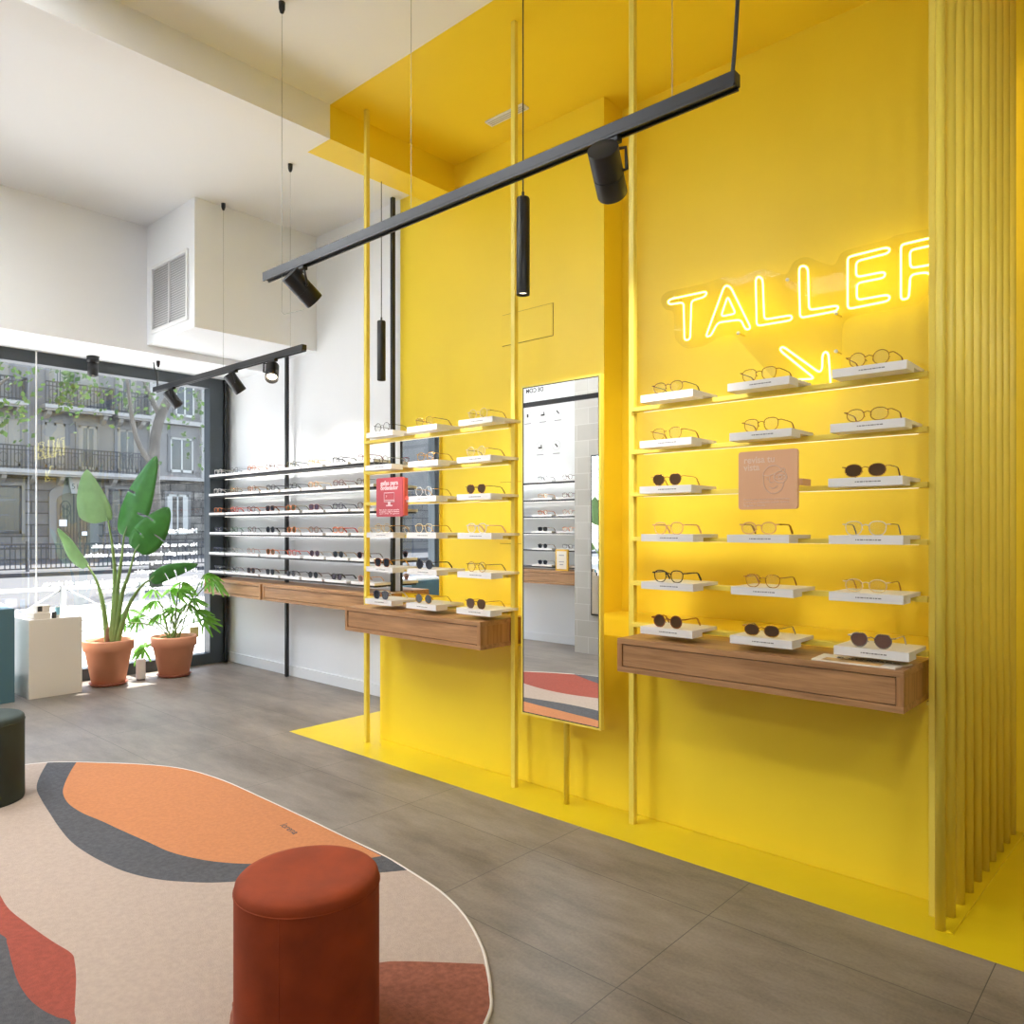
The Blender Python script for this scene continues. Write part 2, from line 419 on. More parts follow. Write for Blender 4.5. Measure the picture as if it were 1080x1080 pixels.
struct('wall_column', b, 'column', 'grey stone-tiled column seen in the standing mirror')
for i, (x0, x1, z0, z1) in enumerate(((-3.41, -2.985, 2.50, 2.70), (-3.43, -2.985, 1.2, 1.60))):
    b = MB(); b.mi = 1; b.box(x0-.003, x1+.003, YW-.002, YW, z0-.003, z1+.003); b.mi = 0; b.box(x0, x1, YW-.005, YW-.0005, z0, z1)
    struct('trim_%d' % (i+1), b, ['yellow', 'trimline'], 'flush yellow service hatch in the yellow wall')

# window
b = MB()
b.box(XW-.06, XW+.06, YO, 3.62, 2.64, 2.74)
b.box(XW-.06, XW+.06, YO, 3.62, 0, .10)
b.box(XW-.06, XW+.06, 3.49, 3.62, .10, 2.64)
b.box(XW-.06, XW+.06, .82, .96, .10, 2.64)
b.box(XW-.035, XW+.08, 3.47, 3.50, .10, 2.64)
w1 = struct('window_1', b, 'dark', 'tall shop window in a dark grey aluminium frame')
g = MB(); g.quad((XW, .96, .10), (XW, 3.49, .10), (XW, 3.49, 2.64), (XW, .96, 2.64))
g.quad((XW, YO, .10), (XW, .82, .10), (XW, .82, 2.64), (XW, YO, 2.64))
g.build('glass_pane', 'glass', w1)
LN = [("Manifiesto", 1.275, .062, .31), ("No eres un cliente más en una óptica más.", 1.148, .05, .94), ("Nuestras gafas duran. Te ayudamos a cuidarlas.", 1.07, .05, 1.0),
      ("Rechazamos los márgenes abusivos.", .993, .05, .72), ("¿Precio final? Asequible.", .91, .05, .60),
      ("Creamos un impacto positivo, respetando el ritmo del planeta.", .838, .05, 1.32), ("Claros como nuestras gafas.", .755, .05, .9)]
for s, z, sz, w in LN:
    text(s, sz, 'vinyl', (XW-.004, 3.39, z-.02), (0, -1, 0), (0, 0, 1), w1, 'window_lettering', bold=.002, width=w)
s = MB(); s.box(XW+.002, XW+.003, 3.31, 3.40, .26, .36); s.build('sticker', 'sticker', w1)

# ------------------------------------------------------------------ yellow racks
ORD = ['first', 'second', 'third', 'fourth', 'fifth', 'sixth', 'seventh', 'eighth']
ROWZ = [1.825, 1.64, 1.455, 1.262, 1.07, .888]
def yellow_rack(xl, xr, label):
    t = thing('display_rack', label, 'display rack', ((xl+xr)/2, 2.845, 0))
    for x in (xl, xr):
        MB().box(x-.013, x+.013, 2.832, 2.858, 0, ZC, .002).build('post', 'ymetal', t)
    for z in ROWZ:
        r = MB().box(xl+.012, xr-.012, 2.812, 2.862, z-.018, z, .001)
        r = r.build('shelf', 'ymetal', t)
        MB().box(xl+.05, xr-.05, 2.853, 2.859, z-.0195, z-.018).build('led_strip', 'led', r)
    for x in (xl+.02, xr-.02):
        MB().box(x-.006, x+.006, 2.858, 2.945, .70, .712).build('bracket', 'ymetal', t)
    return t
yellow_rack(-3.755, -2.55, 'left yellow wall rack of six slim shelves holding eyeglasses')
yellow_rack(-1.85, -.66, 'right yellow wall rack of six slim shelves under the neon sign')

def drawer(x0, x1, y0, y1, z0, z1, label, group=None, flip=1):
    t = thing('drawer_unit', label, 'drawer unit', ((x0+x1)/2, (y0+y1)/2, z0), group)
    w = .022
    b = MB(); yb = y1
    f = (lambda y: y)
    lo, hi = min(y0, y1), max(y0, y1)
    b.box(x0, x1, lo, hi, z1-w, z1, .001); b.box(x0, x1, lo, hi, z0, z0+w, .001)
    b.mi = 1
    b.box(x0, x0+w, lo, hi, z0+w, z1-w); b.box(x1-w, x1, lo, hi, z0+w, z1-w)
    b.build('body', ['wood', 'woodside'], t)
    d = MB(); a = y0+.004*flip; c = y0+.3*flip
    d.box(x0+w+.003, x1-w-.003, min(a, c), max(a, c), z0+w+.003, z1-w-.003, .001)
    d.build('drawer_front', 'wood', t)
    return t
drawer(-3.655, -2.565, 2.615, 2.945, .712, .848, 'wall-hung oak drawer unit under the left yellow rack')
drawer(-1.776, -.692, 2.615, 2.945, .712, .848, 'wall-hung oak drawer unit under the right yellow rack, newspaper on top')
drawer(-6.93, -5.92, 3.37, YW, .69, .826, 'pale oak drawer unit nearest the window under the black rack')
drawer(-5.885, -4.44, 3.37, YW, .69, .826, 'long oak drawer unit under the black rack, right of the one by the window')
drawer(-6.25, -4.89, YO+.33, YO, .69, .836, 'oak drawer unit on the opposite wall, reflected in the standing mirror', flip=-1)

def black_rack(posts, xl, xr, yp, ytop, side, label, rows, tops):
    t = thing('display_rack', label, 'display rack', ((xl+xr)/2, yp, 0))
    for x, zt in zip(posts, tops):
        MB().box(x-.014, x+.014, yp-.014, yp+.014, 0, zt, .002).build('post', 'black', t)
    for z in rows:
        a, c = sorted((yp-.165*side, yp-.012*side))
        sh = MB().box(xl, xr, a, c, z-.014, z).build('shelf', 'black', t)
        a, c = sorted((yp-.024*side, yp-.016*side)); MB().box(xl+.03, xr-.03, a, c, z-.0185, z-.016).build('led_strip', 'ledw', sh)
    return t
BROW = [1.785, 1.605, 1.425, 1.242, 1.052, .878]
black_rack((-7.03, -5.93, -4.475), -7.02, -4.48, 3.63, 0, 1, 'black metal rack of eyeglass shelves on the white wall', BROW, (2.80, 2.80, ZL))
black_rack((-6.3, -4.90), -6.29, -4.91, YO+.07, 0, -1, 'black metal rack on the opposite wall, seen in the standing mirror', [1.81, 1.615, 1.43, 1.245, 1.057, .875], (3.7, 3.7))

# ------------------------------------------------------------------ trays and glasses
def tray_mesh():
    b = MB()
    b.prism([(-.117, 0, -.016), (-.117, .082, -.016), (-.117, .082, 0), (-.117, .205, 0), (-.117, .205, .013), (-.117, 0, .013)], (.234, 0, 0))
    b.mi = 1
    x = -.03
    for k in range(9):
        w = .004+.003*((k*7) % 3); b.box(x, x+w, -.0004, .0005, -.0032, .0004); x += w+.0022
    return b.mesh('display_tray', ['tray', 'inkmid'])
TRAY = tray_mesh()
TRAY_P = MB().box(-.145, .145, 0, .15, 0, .02, .001).mesh('display_tray', ['tray'])

SC = 1.12
def outline(shape):
    pts = []; N = 28
    for i in range(N):
        a = 2*PI*i/N; c, s = math.cos(a), math.sin(a)
        w, ht, hb, n = {'round': (.0225, .0215, .0215, 2), 'oval': (.0245, .018, .019, 2.2), 'panto': (.0235, .0195, .022, 2.5),
                        'square': (.0255, .0185, .0195, 3.6), 'geo': (.0245, .019, .020, 2), 'cat': (.0255, .019, .021, 2.8)}[shape]
        x = w*math.copysign(abs(c)**(2/n), c); z = (ht if s > 0 else hb)*math.copysign(abs(s)**(2/n), s)
        if shape == 'panto': x *= 1+.10*z/.02
        if shape == 'cat': x *= 1+.08*z/.02; z += .003*(c > 0)*max(0, s)
        pts.append((x, z))
    if shape == 'geo':
        pts = [(w*.0245*1.02, v*.0205) for w, v in ((1, .25), (.62, .95), (-.62, .95), (-1, .25), (-.8, -.55), (-.35, -1), (.35, -1), (.8, -.55))]
        pts = [(p.x, p.y) for p in rounded([(x, z, 0) for x, z in pts], .006, 2)]
    return pts
GM = {}
def glasses_meshes(shape, thick):
    k = (shape, thick)
    if k in GM: return GM[k]
    r = {'thin': .0014, 'mid': .0019, 'thick': .0027}[thick]
    ol = outline(shape); zc = .0225; d = {}
    f = MB()
    for sx in (-1, 1):
        cx = sx*.0335
        P = [((cx+sx*x)*SC, 0, (zc+z)*SC) for x, z in ol]
        f.tube(P, r*SC, 6, closed=True)
    zt = zc+.006
    f.tube([((-.0125)*SC, 0, zt*SC), (0, -.001, (zt+.004)*SC), (.0125*SC, 0, zt*SC)], r*SC*1.05, 6)
    for sx in (-1, 1):
        f.tube([(sx*.056*SC, 0, (zt+.004)*SC), (sx*.066*SC, .001, (zt+.005)*SC), (sx*.067*SC, .006, (zt+.005)*SC)], r*SC*1.15, 6)
        f.tube([(sx*.011*SC, .001, (zc+.001)*SC), (sx*.008*SC, .006, (zc-.006)*SC)], .0012, 5)
    d['frame'] = f.mesh('frame', 'black', True, 60)
    for sx, nm in ((-1, 'lensL'), (1, 'lensR')):
        l = MB(); cx = sx*.0335
        l.prism([((cx+sx*x)*SC, -.0004, (zc+z)*SC) for x, z in ol], (0, .0008, 0))
        d[nm] = l.mesh('lens', 'lensclear')
    for sx, nm in ((-1, 'tempL'), (1, 'tempR')):
        tp = MB(); x = sx*.067*SC; z0 = (zt+.005)*SC
        rt = r*SC*(1.0 if thick == 'thin' else 1.25)
        P = [(x, .006, z0), (x, .05, z0), (x*.98, .095, z0-.001), (x*.97, .108, z0-.006), (x*.96, .128, z0-.027), (x*.96, .132, .0035)]
        rr = [rt, rt, rt, rt*1.4, rt*1.6, rt*1.2]
        tp.tube(P, rr, 6)
        d[nm] = tp.mesh('temple', 'black', True, 60)
    GM[k] = d
    return d
FR = {  # frame colours
 'black': srgb(36, 34, 34), 'gold': srgb(190, 142, 58), 'silver': srgb(150, 150, 150), 'tortoise': srgb(140, 78, 34), 'orange': srgb(206, 116, 56), 'red': srgb(206, 84, 70),
 'brown': srgb(104, 62, 42), 'clear': srgb(214, 208, 200), 'peach': srgb(226, 176, 126), 'grey': srgb(96, 96, 98), 'navy': srgb(62, 66, 92), 'maroon': srgb(120, 58, 58),
 'olive': srgb(122, 116, 84), 'pink': srgb(214, 162, 146), 'green': srgb(120, 146, 126), 'cream': srgb(232, 208, 160)}
for k, c in FR.items():
    M['fr_'+k] = mat(k+'_eyeglass_frame', c, .25, .85 if k in ('gold', 'silver') else 0)
LS = {'brown': srgb(120, 92, 66), 'grey': srgb(70, 76, 84), 'green': srgb(90, 98, 84), 'rose': srgb(150, 118, 106), 'dark': srgb(52, 56, 68), 'violet': srgb(104, 92, 110)}
for k, c in LS.items():
    m, nt, out = new_mat(k+'_tinted_lens')
    t = nt.nodes.new('ShaderNodeBsdfTransparent'); t.inputs[0].default_value = tuple(x*.8 for x in c[:3])+(1,)
    p = nt.nodes.new('ShaderNodeBsdfPrincipled'); p.inputs['Base Color'].default_value = c; p.inputs['Roughness'].default_value = .06
    mx = nt.nodes.new('ShaderNodeMixShader'); mx.inputs[0].default_value = .36
    nt.links.new(t.outputs[0], mx.inputs[1]); nt.links.new(p.outputs[0], mx.inputs[2]); nt.links.new(mx.outputs[0], out.inputs[0])
    M['ls_'+k] = m
def part_copy(me, name, m, parent):
    o = bpy.data.objects.new(name, me); COL.objects.link(o); o.parent = parent
    o.material_slots[0].link = 'OBJECT'; o.material_slots[0].material = m
    return o
SHN = {'round': 'round', 'oval': 'oval', 'panto': 'rounded', 'square': 'square', 'geo': 'angular', 'cat': 'flared'}
def glasses(loc, rz, style, label_place, group):
    shape, thick, fc, lens, tc = style
    d = glasses_meshes(shape, thick)
    kind = 'sunglasses' if lens else 'eyeglasses'
    lab = '%s %s %s, %s' % (fc, SHN[shape], kind, label_place)
    t = thing('sunglasses' if lens else 'eyeglasses', lab, 'sunglasses' if lens else 'glasses', loc, group, rz)
    part_copy(d['frame'], 'frame', M['fr_'+fc], t)
    lm = M['ls_'+lens] if lens else M['lensclear']
    part_copy(d['lensL'], 'lens', lm, t); part_copy(d['lensR'], 'lens', lm, t)
    tm = M['fr_'+(tc or fc)]
    part_copy(d['tempL'], 'temple', tm, t); part_copy(d['tempR'], 'temple', tm, t)
    return t
def tray(loc, rz, me, label, group):
    o = bpy.data.objects.new('display_tray', me); COL.objects.link(o); o.location = loc; o.rotation_euler.z = rz
    return tag(o, label, 'tray', group)

G = lambda s, th, fc, lens=None, tc=None: (s, th, fc, lens, tc)
right_rows = [
 [G('oval', 'thin', 'brown', None, 'black'), G('panto', 'thin', 'gold', None, 'brown'), G('round', 'thin', 'gold', None, 'tortoise')],
 [G('panto', 'thin', 'gold', None, 'tortoise'), G('panto', 'thin', 'gold', None, 'tortoise'), G('oval', 'thin', 'gold', None, 'tortoise')],
 [G('geo', 'thin', 'gold', 'brown'), None, G('oval', 'thin', 'gold', 'brown', 'brown')],
 [G('panto', 'mid', 'peach'), G('oval', 'mid', 'peach', None, 'gold'), G('panto', 'thin', 'clear', None, 'silver')],
 [G('panto', 'mid', 'black'), G('panto', 'thin', 'gold', None, 'tortoise'), G('oval', 'thin', 'cream', None, 'gold')],
 [G('round', 'mid', 'tortoise', 'brown', 'gold'), G('oval', 'thin', 'gold', 'brown', 'silver'), G('geo', 'thin', 'silver', 'rose', 'clear')]]
left_rows = [
 [G('round', 'thin', 'black'), G('panto', 'thin', 'gold', None, 'brown'), G('round', 'thin', 'cream', None, 'gold')],
 [G('round', 'thin', 'silver'), G('oval', 'thin', 'gold'), G('round', 'thin', 'cream', None, 'brown')],
 [None, G('round', 'thin', 'clear', None, 'gold'), G('geo', 'thin', 'gold', 'brown', 'black')],
 [G('round', 'thin', 'cream', None, 'gold'), G('panto', 'thin', 'cream', None, 'gold'), G('panto', 'mid', 'clear', None, 'peach')],
 [G('panto', 'mid', 'tortoise', 'dark', 'gold'), G('round', 'mid', 'black', 'dark'), G('round', 'thin', 'gold', None, 'black')],
 [G('panto', 'mid', 'navy', 'dark', 'clear'), G('round', 'thin', 'gold', 'grey'), G('panto', 'thin', 'brown', 'brown', 'gold')]]
SIDE3 = ['left', 'middle', 'right']
def fill_yellow(rows, xs, rackname):
    for r, row in enumerate(rows):
        for c, st in enumerate(row):
            j = random.uniform(-.008, .012); x = xs[c]+j; z = ROWZ[r]
            if st: tray((x, 2.65, z+.0005), 0, TRAY, 'white display tray, %s on the %s shelf from the top of the %s yellow rack' % (SIDE3[c], ORD[r], rackname), 'white trays on the yellow racks')
            if st:
                glasses((x-.005, 2.675, z+.0136), 0, st, '%s on %s shelf from top of the %s yellow rack' % (SIDE3[c], ORD[r], rackname), 'glasses on the yellow racks')
fill_yellow(right_rows, [-1.567, -1.185, -.814], 'right')
fill_yellow(left_rows, [-3.39, -3.03, -2.645], 'left')

wall_rows = [
 [G('square', 'mid', 'clear'), G('panto', 'thin', 'grey'), G('panto', 'mid', 'orange'), G('square', 'mid', 'brown'), G('panto', 'mid', 'olive', None, 'black'), G('square', 'mid', 'peach'), G('square', 'thick', 'grey', None, 'black'), G('square', 'mid', 'maroon')],
 [G('square', 'mid', 'clear'), G('round', 'thin', 'gold'), G('panto', 'mid', 'tortoise', None, 'gold'), G('square', 'thick', 'grey'), G('square', 'mid', 'black'), G('panto', 'mid', 'peach', None, 'cream'), G('panto', 'mid', 'maroon', None, 'brown'), G('panto', 'thin', 'brown')],
 [G('square', 'mid', 'orange', None, 'brown'), G('panto', 'mid', 'red'), G('panto', 'mid', 'maroon', None, 'orange'), G('square', 'thick', 'brown', 'dark', 'tortoise'), G('square', 'mid', 'orange', 'green', 'olive'), G('square', 'mid', 'maroon', 'violet', 'brown'), G('panto', 'mid', 'navy'), G('panto', 'mid', 'brown', None, 'clear')],
 [G('square', 'mid', 'navy', None, 'grey'), G('panto', 'mid', 'green'), G('panto', 'mid', 'brown', None, 'silver'), G('round', 'thick', 'black', 'dark'), G('round', 'mid', 'orange', 'brown', 'peach'), G('panto', 'mid', 'tortoise', None, 'black'), G('square', 'thick', 'orange', None, 'red'), G('panto', 'mid', 'cream')],
 [G('square', 'mid', 'navy', None, 'grey'), G('round', 'thin', 'clear'), G('round', 'thin', 'pink'), G('panto', 'mid', 'orange', 'brown'), G('round', 'mid', 'red'), G('panto', 'thin', 'brown', 'violet', 'gold'), G('panto', 'mid', 'grey', 'grey', 'gold'), G('panto', 'mid', 'maroon', 'dark', 'brown')],
 [G('square', 'mid', 'navy', None, 'grey'), G('panto', 'thin', 'grey', None, 'brown'), G('panto', 'mid', 'brown', 'grey'), G('panto', 'mid', 'black', 'grey', 'brown'), G('panto', 'mid', 'grey', 'dark', 'black'), G('round', 'mid', 'black', 'grey', 'brown'), G('panto', 'thick', 'black', 'violet'), G('panto', 'mid', 'pink', 'rose', 'peach')]]
wx = [-6.86, -6.55, -6.24, -5.93, -5.595, -5.27, -4.945, -4.62]
for r, row in enumerate(wall_rows):
    for c, st in enumerate(row):
        x = wx[c]+random.uniform(-.012, .012); z = BROW[r]
        tray((x, 3.455, z+.0003), 0, TRAY_P, 'white tray, %s from the window on the %s shelf down of the black wall rack' % (ORD[c], ORD[r]), 'white trays on the black wall rack')
        glasses((x-.01, 3.475, z+.0205), 0, st, '%s from the window, %s shelf down on the black wall rack' % (ORD[c], ORD[r]), 'glasses on the black wall rack')
opp = [[G('panto', 'mid', 'grey'), G('panto', 'mid', 'brown')], [G('panto', 'mid', 'peach'), G('square', 'mid', 'maroon')], [G('panto', 'mid', 'orange'), G('round', 'mid', 'pink')],
       [G('square', 'mid', 'black', 'dark', 'gold'), G('panto', 'mid', 'orange')], [G('panto', 'mid', 'grey', 'grey', 'gold'), G('square', 'mid', 'grey')], [G('panto', 'mid', 'navy', 'dark', 'clear'), None]]
for r, row in enumerate(opp):
    for c, st in enumerate(row):
        x = (-5.43, -5.08)[c]; z = [1.81, 1.615, 1.43, 1.245, 1.057, .875][r]; sd = ('left', 'right')[c]
        tray((x, YO+.24, z+.0003), PI, TRAY_P, 'white tray at %s of the %s shelf down, reflected rack in the mirror' % (sd, ORD[r]), 'white trays on the reflected rack')
        if st: glasses((x, YO+.22, z+.0205), PI, st, 'at %s on the %s shelf down of the reflected rack in mirror' % (sd, ORD[r]), 'glasses on the reflected rack')

# ------------------------------------------------------------------ signs on the racks
t = thing('counter_sign', 'small red sign with a computer drawing on the left yellow rack', 'sign', (-3.268, 2.64, 1.36))
b = MB()
P = rounded([(-3.385, 2.63, 1.362), (-3.16, 2.63, 1.362), (-3.16, 2.63, 1.575), (-3.385, 2.63, 1.575)], .012)
b.prism(P, (0, .018, 0)); b.mi = 1; b.box(-3.162, -3.152, 2.634, 2.66, 1.368, 1.569); b.box(-3.15, -3.135, 2.64, 2.74, 1.452, 1.468)
b.build('panel', ['redsign', 'redside'], t)
RX = (1, 0, 0); UZ = (0, 0, 1)
text('gafas para', .034, 'printpink', (-3.272, 2.6295, 1.535), RX, UZ, t, 'lettering', 'CENTER', bold=.0007, width=.15)
text('ordenador', .034, 'printpink', (-3.272, 2.6295, 1.509), RX, UZ, t, 'lettering', 'CENTER', bold=.0007, width=.15)
b = MB(); y = 2.6285
def stroke(b, pts, r, y, closed=False): b.tube([(p[0], y, p[1]) for p in pts], r, 6, closed)
stroke(b, [(-3.314, 1.492), (-3.228, 1.492), (-3.228, 1.444), (-3.314, 1.444)], .0022, y, True)
stroke(b, [(-3.314, 1.452), (-3.228, 1.452)], .0018, y)
b.box(-3.281, -3.261, y-.001, y+.001, 1.425, 1.443); b.box(-3.297, -3.245, y-.001, y+.001, 1.419, 1.426)
stroke(b, [(-3.300, 1.479), (-3.292, 1.476), (-3.299, 1.468)], .0012, y)
b.build('computer_icon', 'printpink', t)
for s_, z in (('filtro de luz azul para pantallas', 1.396), ('pruébalas y elige la montura', 1.386), ('que más te guste', 1.376)):
    text(s_, .011, 'printpink', (-3.272, 2.6295, z), RX, UZ, t, 'lettering', 'CENTER', width=.17)

t = thing('counter_sign', 'peach square sign with a line-drawn face on the right yellow rack', 'sign', (-1.157, 2.67, 1.365))
b = MB()
P = rounded([(-1.268, 2.66, 1.368), (-1.047, 2.66, 1.368), (-1.047, 2.66, 1.581), (-1.268, 2.66, 1.581)], .012)
b.prism(P, (0, .012, 0)); b.box(-1.05, -1.035, 2.672, 2.75, 1.452, 1.475)
b.build('panel', 'peach', t)
text('revisa tu', .034, 'printpeach', (-1.247, 2.6595, 1.538), RX, UZ, t, 'lettering', bold=.0007, width=.115)
text('vista', .034, 'printpeach', (-1.247, 2.6595, 1.511), RX, UZ, t, 'lettering', bold=.0007, width=.062)
def pk(l): return [(-1.268+(x-115)/855*.221, 1.581-(yy-130)/855*.213) for x, yy in l]
b = MB(); y = 2.6588
for pts, cl in (([(480, 490), (500, 430), (560, 370), (640, 355), (710, 375), (745, 430)], 0), ([(480, 490), (560, 500), (640, 475), (745, 430)], 0),
                ([(488, 500), (490, 600), (520, 690), (580, 745), (640, 755), (710, 735), (760, 680), (778, 610)], 0), ([(570, 660), (600, 680), (650, 680), (688, 655)], 0),
                ([(580, 515), (578, 590), (600, 600), (640, 590)], 0), ([(745, 430), (760, 400), (790, 410), (795, 440), (775, 460)], 0),
                ([(730+92*math.cos(a), 525+82*math.sin(a)) for a in [k*PI/9 for k in range(18)]], 1),
                ([(730+26*math.cos(a), 525+24*math.sin(a)) for a in [k*PI/5 for k in range(10)]], 1),
                ([(645, 525), (690, 495), (735, 488), (780, 500), (815, 525), (780, 555), (735, 565), (690, 555)], 1), ([(545, 535), (545, 555)], 0)):
    q = pk(pts); stroke(b, [(p.x, p.y) for p in catmull([(a, c, 0) for a, c in q], 3, bool(cl))], .0016, y, bool(cl))
b.build('face_icon', 'printpeach', t)
for s_, z in (('Reserva cita con nuestros optometristas', 1.402), ('y revisa tu graduación cuando quieras', 1.391), ('Es gratis y rápido', 1.380)):
    text(s_, .010, 'printpeach', (-1.247, 2.6595, z), RX, UZ, t, 'lettering', width=.17 if z > 1.385 else .08)

# newspaper on the right drawer
t = thing('newspaper', 'folded illustrated newspaper on top of the right oak drawer unit', 'newspaper', (-.84, 2.67, .848))
b = MB(); b.prism([(-.985, 2.622, .8485), (-.72, 2.622, .8485), (-.70, 2.745, .8485), (-.992, 2.76, .8485)], (0, 0, .005)); b.build('pages', 'paper', t)
b = MB(); b.prism([(-.955, 2.624, .8537), (-.765, 2.624, .8537), (-.765, 2.68, .8537), (-.955, 2.685, .8537)], (0, 0, .0004)); b.build('front_picture', 'photo', t)
text('EL ILUMINADO', .026, 'ink', (-.93, 2.70, .8537), RX, (0, 1, 0), t, 'headline', width=.2)

# ------------------------------------------------------------------ mirrors
t = thing('standing_mirror', 'tall narrow yellow-framed mirror on a floor pole between the yellow racks', 'mirror', (-2.235, 2.82, 0))
b = MB()
mx0, mx1, mz0, mz1, my = -2.428, -1.961, .405, 1.984, 2.765
b.box(mx0, mx0+.009, my-.007, my+.018, mz0+.009, mz1-.009); b.box(mx1-.009, mx1, my-.007, my+.018, mz0+.009, mz1-.009)
b.box(mx0, mx1, my-.007, my+.018, mz0, mz0+.009); b.box(mx0, mx1, my-.007, my+.018, mz1-.009, mz1); b.box(mx0+.005, mx1-.005, my+.006, my+.02, mz0+.005, mz1-.005)
b.build('frame', 'ymetal', t)
b = MB()
for q in ((mx0+.008, mx0+.013, mz0+.013, mz1-.013), (mx1-.013, mx1-.008, mz0+.013, mz1-.013), (mx0+.008, mx1-.008, mz0+.008, mz0+.013), (mx0+.008, mx1-.008, mz1-.013, mz1-.008)):
    b.box(q[0], q[1], my-.0065, my-.003, q[2], q[3])
b.build('gasket', 'blackline', t)
MB().box(mx0+.012, mx1-.012, my-.005, my+.004, mz0+.012, mz1-.012).build('mirror_glass', 'mirror', t)
MB().cyl((-2.215, 2.84, 0), (-2.215, 2.84, 1.9), .013, 16).build('pole', 'ymetal', t, True)
for z in (.6, 1.75): MB().box(-2.23, -2.20, my+.01, 2.84, z-.02, z+.02).build('bracket', 'ymetal', t)

t = thing('wall_mirror', 'rectangular dark-edged mirror on the yellow wall behind the left yellow rack', 'mirror', (-4.2, YW, .82))
MB().box(-4.435, -4.0, YW-.02, YW-.001, .82, 2.02).build('backing', 'ymetal', t)
MB().box(-4.432, -4.003, YW-.025, YW-.0195, .823, 2.017).build('mirror_glass', 'mirror', t)
t = thing('wall_mirror', 'black-framed tall mirror on the grey column, reflected in the standing mirror', 'mirror', (-4.38, -.85, .4))
MB().box(-4.64, -4.12, -.859, -.835, .405, 2.05).build('frame', 'black', t)
MB().box(-4.625, -4.135, -.836, -.832, .42, 2.035).build('mirror_glass', 'mirror', t)
# print and lettering on the opposite wall
LX = (-1, 0, 0)
o = text('DE COM', .07, 'ink', (-5.60, YO+.001, 2.88), LX, UZ, None, 'wall_lettering', bold=.001, width=.26)
tag(o, 'grey capital letters on the opposite white wall, mirrored in the standing mirror', 'lettering')
for i, (x, z) in enumerate(((-5.39, 2.615), (-5.61, 2.615), (-5.84, 2.615), (-5.41, 2.24), (-5.65, 2.24))):
    tt = thing('wall_pictogram', 'small round pictogram, %s in the %s row on the opposite wall, in the mirror' % (('right', 'centre', 'left', 'right', 'left')[i], 'upper' if i < 3 else 'lower'), 'pictogram', (x, YO, z), 'pictograms on the opposite wall')
    b = MB(); b.tube([(x+.055*math.cos(a), YO+.002, z+.055*math.sin(a)) for a in [k*PI/10 for k in range(20)]], .0012, 5, True); b.build('ring', 'inklight', tt)
    b = MB()
    if i in (0, 3): b.prism([(x-.022, YO+.001, z+.012), (x-.012, YO+.001, z+.024), (x+.024, YO+.001, z-.014), (x+.014, YO+.001, z-.026)], (0, .002, 0))
    elif i == 2: b.box(x-.012, x+.012, YO+.001, YO+.003, z-.02, z+.02)
    else: b.box(x-.028, x+.028, YO+.001, YO+.003, z-.022, z-.002); b.box(x+.01, x+.024, YO+.001, YO+.003, z, z+.022)
    b.build('symbol', 'ink', tt)
    b = MB(); b.box(x-.05, x+.05, YO+.001, YO+.002, z-.098, z-.088); b.build('caption', 'inklight', tt)
t = thing('picture_frame', 'yellow picture frame standing on the reflected oak drawer unit', 'picture frame', (-5.115, YO+.27, .836))
b = MB(); y0 = YO+.27
b.box(-5.2, -5.03, y0-.01, y0+.01, .837, 1.07); b.build('frame', 'yframe', t)
b = MB(); b.box(-5.182, -5.048, y0+.0095, y0+.0115, .857, 1.05); b.mi = 1
b.box(-5.15, -5.08, y0+.0114, y0+.0122, 1.0, 1.012); b.box(-5.15, -5.08, y0+.0114, y0+.0122, .93, .94); b.box(-5.14, -5.09, y0+.0114, y0+.0122, .90, .912)
b.build('print', ['paper', 'inklight'], t)

